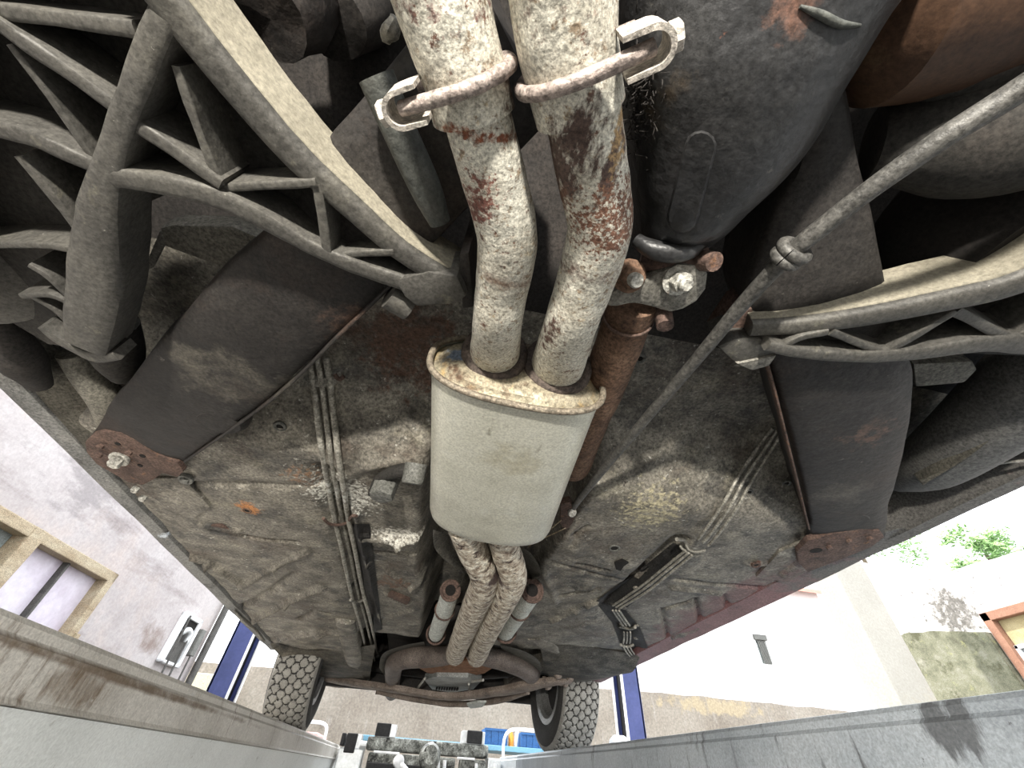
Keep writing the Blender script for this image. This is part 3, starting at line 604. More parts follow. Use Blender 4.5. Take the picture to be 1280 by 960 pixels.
# scrape on sill, torn underseal strip
bm = B(); pts = [P(330-i*13+2*(i % 2), 800-i*13, .404) for i in range(4)]
add_tube(bm, [p+Vector((.004*rnd.random(), 0, -.004)) for p in pts], [.006, .004, .007, .002], 8, 3); roughen(bm, .004, 60); link('torn_underseal', bm, M_shield, sl)
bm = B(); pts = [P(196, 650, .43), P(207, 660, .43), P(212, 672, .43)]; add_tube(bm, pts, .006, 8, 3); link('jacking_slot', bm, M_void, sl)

# ---------------- V shaped crossmember (suspension carrier)
def boxsec(stations, depth, label):
    rings = []
    A = [Vector(P(*s[0], s[2])) for s in stations]; Bq = [Vector(P(*s[1], s[2])) for s in stations]
    A, _ = catmull(A, [0]*len(A), 5); Bq, _ = catmull(Bq, [0]*len(Bq), 5)
    for a, b in zip(A, Bq):
        w = b-a; up = Vector((0, 0, 1))
        pr = [(0.0, depth), (0.0, .016), (.012, .006), (.05, .001), (.2, -.003), (.5, -.005), (.8, -.003), (.95, .001), (.985, .004), (1.0, .012), (1.0, depth)]
        rings.append([a + w*u + up*v for u, v in pr])
    bm = B(); add_loft(bm, rings); roughen(bm, .0035, 14); return bm
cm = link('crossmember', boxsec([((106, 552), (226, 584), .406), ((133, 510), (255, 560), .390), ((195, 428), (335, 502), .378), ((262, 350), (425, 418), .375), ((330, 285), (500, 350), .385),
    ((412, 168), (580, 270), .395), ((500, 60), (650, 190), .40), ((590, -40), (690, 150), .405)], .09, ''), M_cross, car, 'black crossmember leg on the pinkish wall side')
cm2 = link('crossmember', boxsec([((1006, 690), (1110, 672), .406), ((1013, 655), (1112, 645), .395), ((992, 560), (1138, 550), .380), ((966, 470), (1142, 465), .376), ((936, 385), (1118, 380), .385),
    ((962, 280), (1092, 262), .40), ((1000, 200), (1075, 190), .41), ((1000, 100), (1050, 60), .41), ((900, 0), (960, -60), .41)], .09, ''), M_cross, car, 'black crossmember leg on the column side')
bm = B(); add_beam(bm, [P(230, 578, .394), P(340, 500, .374), P(420, 424, .370), P(490, 356, .378)], .004, .016, 5); link('weld_flange', bm, M_cross, cm)
bm = B(); add_beam(bm, [P(1012, 662, .394), P(988, 565, .376), P(964, 470, .372), P(945, 410, .378)], .003, .014, 5); link('weld_flange', bm, M_rust, cm2)
bm = B(); q = P(285, 548, .402); add_lathe(bm, [(.001, -.003), (.030, -.003), (.038, .006), (.04, .02)], P(275, 528, .386), (-.1, -.1, 1), 24); link('access_plate', bm, M_cross, cm)
bm = B(); add_lathe(bm, [(.001, -.003), (.032, -.003), (.038, .006), (.04, .02)], P(1060, 650, .394), (0, -.1, 1), 24); link('access_plate', bm, M_cross, cm2)

# mounting brackets with bolts
def plate(pix, z, th, m, parent, name, label=None, bev=.003, rough_=.002):
    bm = B(); add_prism(bm, [P(a, b, z) for a, b in pix], Vector((0, 0, th)), bev); roughen(bm, rough_, 25); return link(name, bm, m, parent, label)
def bolt(q, r, h, parent, m=M_bolt, axis=(0, -.15, -1), washer=True, name='bolt'):
    bm = B(); ax = Vector(axis).normalized(); q = Vector(q)
    if washer: add_lathe(bm, [(r*1.55, -.004), (r*1.6, .0015), (r*1.5, .003), (r*.5, .003)], q, ax, 20)
    add_hex(bm, q+ax*.002, ax, r, h); roughen(bm, r*.08, 160); return link(name, bm, m, parent)
brL = plate([(106, 553), (113, 545), (128, 540), (150, 541), (170, 551), (195, 568), (222, 579), (230, 590), (222, 597), (203, 592), (192, 599), (178, 607), (160, 603), (140, 592), (120, 580), (108, 566)], .392, .012, M_rust, car, 'mounting_bracket', 'rusty kidney-shaped bracket on the pinkish wall side')
bolt(P(149, 574, .388), .0105, .014, brL, M_bolt)
for q in ((128, 556), (126, 567), (163, 564)): bolt(P(*q, .390), .0055, .006, brL, M_rust, washer=False)
for q, r in (((147, 555), .0045), ((178, 570), .005), ((175, 582), .0045), ((123, 560), .004)):
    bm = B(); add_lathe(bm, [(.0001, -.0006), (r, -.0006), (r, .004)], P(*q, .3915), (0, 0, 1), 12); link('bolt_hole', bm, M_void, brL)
plate([(170, 604), (192, 598), (228, 598), (246, 616), (262, 634), (240, 650), (215, 640), (190, 622)], .409, .010, M_pan, car, 'reinforcing_plate')
bolt(PS(232, 599, -.007), .009, .005, car, M_plug, name='mounting_bolt'); bolt(P(172, 609, .398), .007, .010, car, M_bolt, washer=False, name='mounting_bolt'); bolt(P(181, 620, .398), .007, .009, car, M_bolt, washer=False, name='mounting_bolt')
brR = plate([(996, 690), (1010, 676), (1040, 668), (1075, 662), (1100, 664), (1106, 672), (1090, 684), (1060, 696), (1035, 706), (1010, 716), (998, 704)], .392, .012, M_rust, car, 'mounting_bracket', 'rusty bracket on the column side')
for q in ((1035, 682), (1060, 674), (1085, 671)): bolt(P(*q, .390), .006, .006, brR, M_rust, washer=False)
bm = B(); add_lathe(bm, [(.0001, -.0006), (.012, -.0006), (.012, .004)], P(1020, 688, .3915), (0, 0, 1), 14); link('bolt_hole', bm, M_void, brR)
plate([(945, 722), (975, 690), (1010, 676), (1012, 712), (985, 728)], .408, .010, M_pan, car, 'reinforcing_plate')

# ---------------- cast trailing arms
def rib(parent, pix, wpx, z, depth=.045, name='rib', m=M_arm, sm=4):
    z = z if isinstance(z, (list, tuple)) else [z]*len(pix)
    pts = [P(a, b, zz-.02) for (a, b), zz in zip(pix, z)]
    if not isinstance(wpx, (list, tuple)): wpx = [wpx]*len(pix)
    bm = B(); add_beam(bm, pts, [wid(p, w*1.25) for p, w in zip(pts, wpx)], depth, sm, .28); roughen(bm, .0012, 40)
    return link(name, bm, m, parent)
def flank(parent, pix, ws, z0, dz, sg):
    pts = [P(a, b, z0+dz*i) for i, (a, b) in enumerate(pix)]; n = len(pts); out = []
    for i, p in enumerate(pts):
        t = (pts[min(i+1, n-1)]-pts[max(i-1, 0)]); s = t.cross(Vector((0, 0, 1))).normalized()*sg
        if s.y > 0: s = -s
        out.append(p + s*(wid(p, ws[i])*.5-.002) + Vector((0, 0, .009)))
    bm = B(); add_beam(bm, out, .007, .05, 5); roughen(bm, .0008, 60); link('flange', bm, M_dust, parent)
ZA = .335
bm = B(); pix = [(60, -190), (115, -105), (175, -30), (230, 40), (300, 125), (370, 203), (440, 266), (500, 318), (565, 358)]
pts = [P(a, b, ZA-.004+.004*i) for i, (a, b) in enumerate(pix)]
add_beam(bm, pts, [wid(p, w) for p, w in zip(pts, [54, 52, 50, 46, 42, 38, 32, 28, 26])], .052, 5)
armL = link('trailing_arm', bm, M_arm, car, 'cast alloy trailing arm on the pinkish wall side, with triangular ribs')
flank(armL, pix, [54, 52, 50, 46, 42, 38, 32, 28, 26], ZA-.004, .004, 1)
rib(armL, [(204, 12), (172, 90), (150, 150), (132, 205), (120, 255), (115, 310), (112, 360), (106, 405), (103, 437)], [28, 27, 25, 27, 34, 44, 48, 44, 36], [.362]*6+[.36, .355, .355], .05, 'rail')
rib(armL, [(118, 222), (160, 226), (215, 236), (270, 250), (325, 276), (385, 310), (440, 334), (505, 356)], [22, 20, 22, 22, 20, 16, 16, 18], [.362, .362, .363, .364, .366, .37, .374, .38], .05, 'rail')
rib(armL, [(-130, -60), (10, 42), (60, 76), (105, 108), (152, 142)], [16, 16, 17, 16, 15], .364)
rib(armL, [(160, 152), (210, 186), (275, 232)], [15, 15, 14], .365)
rib(armL, [(-130, 0), (60, 22), (168, 38)], [16, 13, 16], .368)
rib(armL, [(-110, 140), (10, 166), (60, 184), (120, 212)], [16, 18, 17, 16], .365)
rib(armL, [(218, 82), (235, 130), (255, 185), (275, 232)], 9, .368); rib(armL, [(276, 236), (340, 232), (395, 229)], 8, .37)
rib(armL, [(395, 230), (402, 270), (408, 316)], 10, .372); rib(armL, [(412, 322), (450, 318), (492, 316)], 7, .378)
rib(armL, [(10, 55), (60, 120), (118, 205)], 8, .37); rib(armL, [(20, 195), (55, 235), (98, 290)], 10, .37)
rib(armL, [(-90, 310), (40, 307), (96, 314)], 7, .37); rib(armL, [(34, 332), (62, 350), (92, 380)], 7, .372); rib(armL, [(25, 371), (60, 370), (92, 384)], 6, .372)
rib(armL, [(40, 372), (66, 388), (90, 410)], 7, .374)
rib(armL, [(48, 410), (66, 424), (90, 438), (115, 448), (145, 446)], [8, 12, 12, 14, 10], .36, .03, 'lip')
rib(armL, [(60, -190), (-40, -150), (-125, -60), (-130, 40), (-112, 140), (-98, 240), (-92, 312), (-60, 385)], [40, 36, 34, 34, 34, 34, 36, 30], .364, .05, 'rail')
# web behind the ribs and the hub end
bm = B(); zw = ZA+.056
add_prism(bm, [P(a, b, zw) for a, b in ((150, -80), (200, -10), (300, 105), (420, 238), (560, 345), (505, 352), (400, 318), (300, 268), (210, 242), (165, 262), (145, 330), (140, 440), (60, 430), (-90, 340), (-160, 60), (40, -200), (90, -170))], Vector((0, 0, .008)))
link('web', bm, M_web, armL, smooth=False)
bm = B(); add_lathe(bm, [(.001, -.02), (.06, -.016), (.09, 0), (.10, .03), (.10, .09), (.001, .09)], P(-60, 320, .385), (-.5, .1, 1), 32); link('hub_carrier', bm, M_arm, armL)
bm = B(); add_prism(bm, [P(a, b, .358) for a, b in ((492, 350), (535, 340), (572, 345), (584, 372), (570, 381), (520, 385), (505, 372))], Vector((0, 0, .055)), .006); tip = link('bush_end', bm, M_arm, armL)
bm = B(); add_tube(bm, [P(486, 368, .375), P(512, 384, .378)], .016, 14, 1); link('pivot_sleeve', bm, M_arm, armL)
bm = B(); add_prism(bm, [P(a, b, .37) for a, b in ((574, 318), (586, 316), (592, 384), (578, 386))], Vector((0, 0, .09)), .002); link('pivot_bracket', bm, M_cross, armL)
armR = None
pix = [(1520, 215), (1400, 300), (1280, 358), (1180, 382), (1080, 401), (1000, 411), (940, 414)]
bm = B(); pts = [P(a, b, .335+.005*i) for i, (a, b) in enumerate(pix)]
add_beam(bm, pts, [wid(p, w) for p, w in zip(pts, [48, 42, 36, 32, 28, 24, 22])], .05, 5)
armR = link('trailing_arm', bm, M_arm, car, 'cast alloy trailing arm on the column side')
flank(armR, pix, [48, 42, 36, 32, 28, 24, 22], .335, .005, 1)
rib(armR, [(1560, 480), (1400, 446), (1280, 433), (1220, 434), (1160, 443), (1100, 448), (1050, 447), (1000, 443), (960, 434)], [40, 32, 24, 20, 17, 15, 13, 12, 12], .372, .045, 'rail')
rib(armR, [(972, 440), (1000, 424), (1035, 416)], 7, .376); rib(armR, [(1040, 416), (1068, 428), (1100, 441)], 8, .376)
rib(armR, [(1112, 441), (1150, 418), (1196, 390)], 8, .376); rib(armR, [(1196, 390), (1230, 408), (1268, 430)], 11, .376); rib(armR, [(1262, 430), (1310, 400), (1365, 345)], 10, .376); rib(armR, [(1365, 345), (1420, 395), (1470, 450)], 14, .376); rib(armR, [(1420, 295), (1400, 360), (1395, 440)], 12, .376)
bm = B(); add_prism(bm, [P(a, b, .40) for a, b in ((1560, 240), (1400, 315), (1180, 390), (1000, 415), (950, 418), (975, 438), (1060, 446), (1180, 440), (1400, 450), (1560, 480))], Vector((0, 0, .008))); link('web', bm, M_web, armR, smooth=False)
bm = B(); add_prism(bm, [P(a, b, .364) for a, b in ((896, 434), (918, 424), (952, 424), (974, 441), (955, 456), (936, 462), (916, 452))], Vector((0, 0, .05)), .006); link('bush_end', bm, M_arm, armR)
bm = B(); add_prism(bm, [P(a, b, .361) for a, b in ((920, 455), (972, 444), (962, 458), (940, 464))], Vector((0, 0, .01)), .003); link('cap', bm, M_shield, armR)
bm = B(); add_prism(bm, [P(a, b, .385) for a, b in ((925, 395), (940, 385), (950, 412), (905, 438), (898, 432))], Vector((0, 0, .05)), .002); link('pivot_bracket', bm, M_rust, armR)

# ---------------- rear wheel arch liners, links and dampers (dark depths)
def surf(name, m, parent, edgeA, edgeB, label=None, n=10, bulge=0):
    """sheet between two polylines (world points), bulged"""
    A, _ = catmull([Vector(p) for p in edgeA], [0]*len(edgeA), 4); Bv, _ = catmull([Vector(p) for p in edgeB], [0]*len(edgeB), 4)
    rings = []
    for a, b in zip(A, Bv):
        rings.append([a.lerp(b, k/n) + Vector((0, 0, -bulge*math.sin(math.pi*k/n))) for k in range(n+1)])
    bm = B(); add_loft(bm, rings, False, False)
    r = bmesh.ops.solidify(bm, geom=bm.faces[:], thickness=.003); return link(name, bm, m, parent, label, sharp=60)
surf('arch_liner', M_liner, car, [P(-60, 330, .47), P(0, 372, .455), P(60, 425, .445), P(120, 500, .435), P(150, 545, .425)], [P(-60, 405, .415), P(0, 468, .415), P(40, 505, .415), P(85, 545, .415), P(110, 570, .415)], 'olive dusty wheel arch liner on the pinkish wall side', 10, .012)
bm = B(); add_tube(bm, [P(-10, 398, .40), P(25, 445, .40), P(50, 480, .405)], [.02, .028, .015], 14, 4); roughen(bm, .005, 30); link('mud_lump', bm, M_dark, car)
bm = B(); add_tube(bm, [P(90, 440, .44), P(112, 470, .435), P(135, 505, .43), P(142, 540, .43)], [.02, .024, .024, .02], 16, 4); link('rubber_boot', bm, M_liner, car)
bm = B(); add_tube(bm, [P(140, 400, .44), P(146, 440, .435), P(158, 470, .43)], [.03, .034, .02], 16, 4); link('bump_stop', bm, M_web, car)
plate([(200, 285), (214, 281), (290, 283), (330, 300), (280, 335), (206, 308)], .43, .03, M_liner, cm, 'stiffener', None, .003)
plate([(200, 290), (207, 300), (190, 335), (178, 340), (190, 312)], .43, .006, M_shield, cm, 'tab', None, .001)
bm = B(); add_tube(bm, [P(470, 95, .375), P(500, 165, .372), P(532, 235, .37), P(550, 278, .37)], [.014, .014, .014, .010], 18, 4); link('damper', bm, M_shock, car, 'grey damper tube between the arm and the exhaust')
bm = B(); add_lathe(bm, [(.001, -.03), (.03, -.03), (.045, .0), (.05, .05), (.03, .09), (.001, .09)], P(430, 12, .55), (0, -.3, 1), 20); roughen(bm, .012, 22); link('axle_carrier', bm, M_dark, car)
bm = B(); add_lathe(bm, [(.001, -.03), (.035, -.025), (.04, .02), (.03, .05), (.001, .05)], P(365, -5, .50), (0, .3, -1), 16); roughen(bm, .01, 22); link('shaft_joint', bm, M_cross, car)
bm = B(); add_tube(bm, [P(496, 22, .40), P(488, 40, .40), P(483, 55, .40)], [.006, .007, .003], 8, 3); roughen(bm, .004, 90); link('frayed_tape', bm, M_shield, car)
# column side depths
bm = B(); add_lathe(bm, [(.001, -.08), (.04, -.075), (.07, -.05), (.08, .0), (.08, .1), (.06, .14), (.001, .16)], P(1185, -25, .45), (.9, -.45, .15), 32); link('heat_stained_drum', bm, M_orange, car, 'ochre brown stained drum above the cable')
bm = B(); add_tube(bm, [P(1150, 88, .43), P(1200, 78, .43), P(1260, 45, .43), P(1330, -20, .43), P(1500, -150, .43)], [.022, .03, .034, .036, .036], 18, 4); link('shaft_boot', bm, M_web, car)
bm = B(); add_tube(bm, [P(1195, 80, .42), P(1240, 52, .42), P(1300, 0, .42)], [.006]*3, 10, 4); link('boot_clip', bm, M_liner, car)
plate([(1168, 92), (1184, 72), (1194, 82), (1190, 88), (1165, 102), (1155, 97)], .42, .006, M_sleeve, car, 'pale_clip', None, .001)
plate([(1133, 130), (1142, 110), (1156, 108), (1156, 120), (1140, 128)], .43, .01, M_sleeve, car, 'dried_mud', None, .002)
bm = B(); add_tube(bm, [P(1090, 180, .44), P(1160, 172, .43), P(1230, 165, .425), P(1320, 130, .42), P(1560, 10, .42)], [.03, .045, .055, .06, .06], 20, 4); link('half_shaft', bm, M_web, car, 'dark half shaft joint behind the cable')
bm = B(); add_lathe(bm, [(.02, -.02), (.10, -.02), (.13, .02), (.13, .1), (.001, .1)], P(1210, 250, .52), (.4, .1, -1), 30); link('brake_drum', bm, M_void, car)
surf('arch_liner', M_liner, car, [P(1140, 590, .43), P(1180, 540, .44), P(1230, 490, .45), P(1320, 440, .46)], [P(1150, 600, .40), P(1200, 578, .395), P(1250, 540, .395), P(1330, 470, .395)], 'grey wheel arch liner on the column side', 10, .018)
plate([(1142, 455), (1215, 452), (1222, 462), (1205, 478), (1145, 484)], .42, .03, M_liner, cm2, 'stiffener', None, .003)
bm = B(); pts = [P(1520, 280, .44), P(1340, 440, .44), P(1270, 495, .44), P(1215, 540, .44), P(1160, 580, .45), P(1120, 600, .47)]; add_tube(bm, pts, [wid(p, w)/2 for p, w in zip(pts, (140, 120, 100, 84, 64, 30))], 24, 5); link('side_member', bm, M_web3, car, 'grey rounded side member behind the crossmember on the column side')
for k, (a, b) in enumerate((((1195, 588), (1300, 548)), ((1190, 596), (1300, 575)))):
    bm = B(); add_tube(bm, [P(*a, .405), P((a[0]+b[0])/2, (a[1]+b[1])/2-6, .405), P(*b, .405)], .0025, 6, 4); link('wire', bm, M_shield, car)

# ---------------- muffler
C0 = P(648, 466, .368); C1 = P(614, 682, .308) + Vector((0, 0, .052)); ax = (C1-C0).normalized()
MA, MB_ = .110, .054
roll = math.radians(2.5)
def oval(c, a, b, n=64, e=2.5):
    out = []
    for k in range(n):
        t = 2*math.pi*k/n; cs, sn = math.cos(t), math.sin(t)
        x = a*math.copysign(abs(cs)**(2/e), cs); z = b*math.copysign(abs(sn)**(2/e), sn)
        x, z = x*math.cos(roll)+z*math.sin(roll), -x*math.sin(roll)+z*math.cos(roll)
        out.append(c + Vector((x, 0, z)))
    return out
bm = B(); L = (C1-C0).length
st = [(0, 1), (.004, 1.0), (.03, .995), (L*.5, 1.02), (L-.03, 1.055), (L-.012, 1.035), (L-.003, .98), (L, .90)]
add_loft(bm, [oval(C0+ax*s-Vector((.006*s/L, 0, 0)), MA*f, MB_ if s < L-.02 else MB_-(1.05-f)*.06) for s, f in st], True, False)
ring = [bm.verts.new(v) for v in oval(C1-Vector((.006, 0, 0)), MA*.90, MB_-.009)]; bm.faces.new(ring)
muf = link('muffler', bm, M_muff, car, 'pale oval muffler hanging under the tunnel', sharp=45)
bm = B(); add_loft(bm, [oval(C0+ax*s, MA*f, MB_*g) for s, f, g in ((.006, .985, .97), (.004, .93, .88), (-.004, .86, .78), (-.007, .7, .6), (-.008, .4, .3), (-.008, .02, .02))], True, False)
link('end_plate', bm, M_muffend, muf)
bm = B(); pts = oval(C0, MA*1.012, MB_*1.02, 64); add_tube(bm, pts+[pts[0]], .0042, 10, 1); link('rolled_seam', bm, M_seam, muf)
# ---------------- rear pipes
YM = C0.y - .004
def pipe(pix, zs, ws, m, label, end):
    pts = [P(a, b, z) for (a, b), z in zip(pix, zs)]; rs = [wid(p, w)/2 for p, w in zip(pts, ws)]
    e = PY(*end, YM); pts.append(e); rs.append(wid(e, ws[-1])/2); pts.append(e + (e-pts[-2]).normalized()*.03); rs.append(rs[-1])
    bm = B(); add_tube(bm, pts, rs, 32, 6); roughen(bm, .0007, 60); return link('exhaust_pipe', bm, m, car, label), pts, rs
pA, ptsA, rsA = pipe([(590, 125), (600, 160), (612, 205), (626, 255), (634, 295), (632, 328), (627, 362), (622, 400)], [.318, .32, .322, .325, .328, .332, .337, .342], [84, 84, 82, 78, 75, 72, 66, 62], M_pipeA, 'chalky exhaust pipe with rust speckles on the pinkish wall side', (618, 446))
pB, ptsB, rsB = pipe([(722, 115), (730, 155), (738, 205), (746, 250), (749, 285), (741, 322), (728, 362), (713, 405)], [.316, .318, .32, .323, .326, .33, .335, .34], [95, 93, 89, 84, 80, 76, 71, 66], M_pipeB, 'brown streaked exhaust pipe on the column side', (695, 462))
def sleeve(pix, zs, ws, parent, m):
    pts = [P(a, b, z) for (a, b), z in zip(pix, zs)]; rs = [wid(p, w)/2 for p, w in zip(pts, ws)]
    ax_ = (pts[-1]-pts[-2]).normalized()
    pts2, rs2 = catmull(pts, rs, 5); bm = B()
    add_tube(bm, pts2 + [pts2[-1]+ax_*.0005, pts2[-1]-ax_*.004], rs2 + [rs2[-1]-.0035, rs2[-1]-.004], 36, 1); roughen(bm, .0006, 70)
    return link('pipe_sleeve', bm, m, parent), pts, rs
slA, spA, srA = sleeve([(440, -420), (490, -220), (536, -60), (552, 0), (566, 50), (582, 100), (592, 143)], [.35, .325, .316, .316, .316, .317, .319], [180, 146, 128, 121, 112, 106, 104], pA, M_pipeA)
slB, spB, srB = sleeve([(672, -420), (688, -220), (698, -60), (704, 0), (708, 50), (717, 100), (724, 138)], [.35, .324, .314, .314, .314, .315, .317], [196, 164, 142, 134, 125, 117, 112], pB, M_pipeB)
# U-bolt clamps
def clamp(cpx, z, axis, rpx, parent, ang, tail, flip):
    c = P(*cpx, z); a_ = Vector(axis).normalized(); tdir = (P(*tail, z)-c); tdir = (tdir - a_*tdir.dot(a_)).normalized(); v = a_.cross(tdir)
    R = Matrix((tdir, v, a_)).transposed(); rr = wid(c, rpx)
    bm = B(); pts = []
    ext = rr*.62
    for s in (1, ): pass
    pts.append(c + R @ Vector((rr*.75+ext, rr-.002, 0))); pts.append(c + R @ Vector((rr*.4, rr+.003, 0)))
    for k in range(0, 25):
        t = math.pi/2 + math.pi*k/24; pts.append(c + R @ Vector(((rr+.003)*math.cos(t), (rr+.003)*math.sin(t), 0)))
    pts.append(c + R @ Vector((rr*.4, -rr-.003, 0))); pts.append(c + R @ Vector((rr*.75+ext, -rr+.002, 0)))
    add_tube(bm, pts, .0044, 12, 1); roughen(bm, .0006, 120); cl = link('clamp_rod', bm, M_clamp, parent)
    # saddle: a hairpin of flat strip around the rod ends, bend outwards
    x0, x1 = rr*.85, rr*1.5; sv = -1 if v.z > 0 else 1
    path = [(x0, -.0095), (x1-.004, -.0092)] + [(x1-.004 + .0092*math.cos(t), .0092*math.sin(t)) for t in np.linspace(-math.pi/2, math.pi/2, 11)] + [(x1-.004, .0092), (x0, .0095)]
    bm = B(); rings = []
    h0, h1 = sv*(rr*.35), sv*(rr+.0045)
    for i, (p, q) in enumerate(path):
        a0 = path[max(i-1, 0)]; a1 = path[min(i+1, len(path)-1)]; tx, ty = a1[0]-a0[0], a1[1]-a0[1]; l = math.hypot(tx, ty); nx, ny = ty/l*.0014, -tx/l*.0014
        rings.append([c + R @ Vector((p+nx, h1, q+ny)), c + R @ Vector((p+nx, h0, q+ny)), c + R @ Vector((p-nx, h0, q-ny)), c + R @ Vector((p-nx, h1, q-ny))])
    add_loft(bm, rings); roughen(bm, .0006, 80); link('clamp_saddle', bm, M_saddle, parent)
    for s in (sv,):
        bm = B(); add_hex(bm, c + R @ Vector((x1+.005, s*(rr-.004), 0)), tdir, .0075, .006); roughen(bm, .0006, 150); link('clamp_nut', bm, M_saddle, parent)
axA = (P(592, 140, .319)-P(566, 50, .316)); axB = (P(726, 140, .317)-P(706, 40, .314))
def tilt_(a, sx): return Vector(a).normalized()
clamp((580, 98), .317, axA, 55, pA, 0, (450, 150), 1)
clamp((716, 84), .315, axB, 63, pB, 0, (850, 40), -1)
# burnt rings where the pipes enter the muffler
for pts, rs, par in ((ptsA, rsA, pA), (ptsB, rsB, pB)):
    e = pts[-2]; t = (pts[-1]-pts[-2]).normalized()
    bm = B(); R = frame((t + Vector((0, 1, 0))*.8).normalized()); rr = rs[-2]
    add_torus(bm, e - Vector((0, .004, 0)) - t*.006, R, .0075, 0, 2*math.pi, rr+.003, rr+.003, 40); roughen(bm, .0015, 70); link('weld_ring', bm, M_collarend, par)
# ---------------- front pipes and Y section
def fpipe(pix, zs, ws, label):
    pts = [P(a, b, z) for (a, b), z in zip(pix, zs)]; rs = [wid(p, w)/2 for p, w in zip(pts, ws)]
    bm = B(); add_tube(bm, pts, rs, 24, 6); roughen(bm, .0022, 32); return link('front_pipe', bm, M_pipeF, car, label)
fA = fpipe([(578, 655), (588, 682), (603, 712), (605, 730), (594, 757), (580, 790), (569, 818)], [.345, .345, .342, .342, .352, .372, .392], [38, 37, 36, 36, 33, 28, 24], 'flaking front exhaust pipe, the one on the pinkish wall side')
fB = fpipe([(626, 660), (632, 688), (640, 712), (638, 732), (622, 762), (606, 795), (596, 820)], [.345, .345, .342, .342, .352, .372, .392], [38, 37, 36, 36, 33, 28, 24], 'flaking front exhaust pipe, the one on the column side')
def tubep(name, pix, zs, ws, m, parent, label=None, seg=20, rough_=.001):
    zs = zs if isinstance(zs, (list, tuple)) else [zs]*len(pix); ws = ws if isinstance(ws, (list, tuple)) else [ws]*len(pix)
    pts = [P(a, b, z) for (a, b), z in zip(pix, zs)]; bm = B(); add_tube(bm, pts, [wid(p, w)/2 for p, w in zip(pts, ws)], seg, 6)
    if rough_: roughen(bm, rough_, 40)
    return link(name, bm, m, parent, label)
tubep('manifold_pipe', [(574, 812), (560, 818), (535, 821), (508, 822), (494, 829), (491, 848), (490, 866)], [.392, .398, .40, .40, .40, .395, .39], [20, 22, 23, 24, 23, 19, 16], M_manif, car, 'brown-grey manifold pipe bending to the pinkish wall side')
tubep('manifold_pipe', [(590, 814), (604, 819), (630, 825), (655, 834), (664, 842), (655, 851), (642, 859)], [.392, .398, .40, .40, .398, .39, .385], [20, 22, 23, 24, 23, 19, 15], M_manif, car, 'brown-grey manifold pipe bending to the column side')
# hangers beside the front pipes: pale sleeves with rusty ends, heat shield leaves
for pix, w in (([(563, 738), (556, 762), (545, 792)], [22, 22, 18]), ([(665, 738), (650, 760), (632, 788)], [26, 26, 22])):
    s_ = tubep('rubber_sleeve', pix, [.385, .388, .392], w, M_sleeve, car)
    p0, p1, p2 = [P(*q, z) for q, z in zip(pix, (.385, .388, .392))]
    for q, nx in ((p0, p1), (p1, p2), (p2, p1)):
        bm = B(); rr = wid(q, w[0])/2; R = frame((nx-q).normalized()); add_torus(bm, q, R, .004, 0, 2*math.pi, rr+.001, rr+.001, 24); roughen(bm, .001, 90); link('rusty_band', bm, M_rust, s_)
    bm = B(); add_lathe(bm, [(rr*.9, -.001), (rr*.55, .001), (rr*.5, .01), (.001, .012)], p0, (p1-p0), 20); link('rusty_end', bm, M_rust, s_)
    bm = B(); add_lathe(bm, [(.001, -.0025), (rr*.45, -.0025), (rr*.45, .003)], p0, (p1-p0), 16); link('hole_shade', bm, M_void, s_)
def leaf(pixA, pixB, zA, zB, name='heat_shield'):
    return surf(name, M_shield, car, [P(a, b, zA) for a, b in pixA], [P(a, b, zB) for a, b in pixB], None, 6, .0)
leaf([(541, 662), (543, 684), (556, 700), (574, 712), (579, 718)], [(560, 668), (566, 684), (576, 694), (586, 704), (588, 712)], .385, .42)
leaf([(579, 712), (576, 728), (566, 738), (556, 738)], [(590, 712), (586, 735), (578, 750), (570, 756)], .392, .42)
leaf([(655, 686), (664, 692), (673, 706), (676, 718), (668, 724)], [(648, 690), (652, 704), (658, 714), (662, 720), (660, 726)], .385, .43)
leaf([(657, 718), (659, 730), (668, 738), (676, 740)], [(650, 720), (648, 735), (652, 748), (660, 752)], .392, .42)

# ---------------- gearbox housing, coupling, propshaft
st = [((797, 306), (876, 308), .385), ((791, 292), (888, 286), .36), ((790, 240), (940, 236), .345), ((788, 160), (1008, 165), .335), ((782, 80), (1050, 90), .33), ((776, 0), (1112, 0), .335), ((770, -80), (1180, -90), .34)]
A_, _ = catmull([P(*s[0], s[2]+.05) for s in st], [0]*len(st), 6); B_, _ = catmull([P(*s[1], s[2]+.05) for s in st], [0]*len(st), 6)
rings = []
for i, (a, b) in enumerate(zip(A_, B_)):
    w = b-a; k = min(1, .35+i/14); ring = []
    for u, v in ((-.02, .12), (-.02, .05), (.0, .0), (.04, -.024), (.10, -.040), (.2, -.052), (.35, -.058), (.5, -.06), (.65, -.058), (.8, -.052), (.9, -.040), (.96, -.024), (1.0, 0), (1.02, .05), (1.02, .12)):
        ring.append(a + w*u + Vector((0, 0, v*(k if v < 0 else 1))))
    rings.append(ring)
from mathutils.bvhtree import BVHTree
bm = B(); add_loft(bm, rings); roughen(bm, .002, 25); GBT = BVHTree.FromBMesh(bm); gb = link('gearbox_housing', bm, M_trans, car, 'greasy black pressed housing beside the exhaust', sharp=60)
def HG(px, py, off=.003):
    d = (MW @ _d(px, py)).normalized(); h_ = GBT.ray_cast(Vector((0, 0, 0)), d)[0]
    return (h_ if h_ is not None else P(px, py, .34)) - d*off
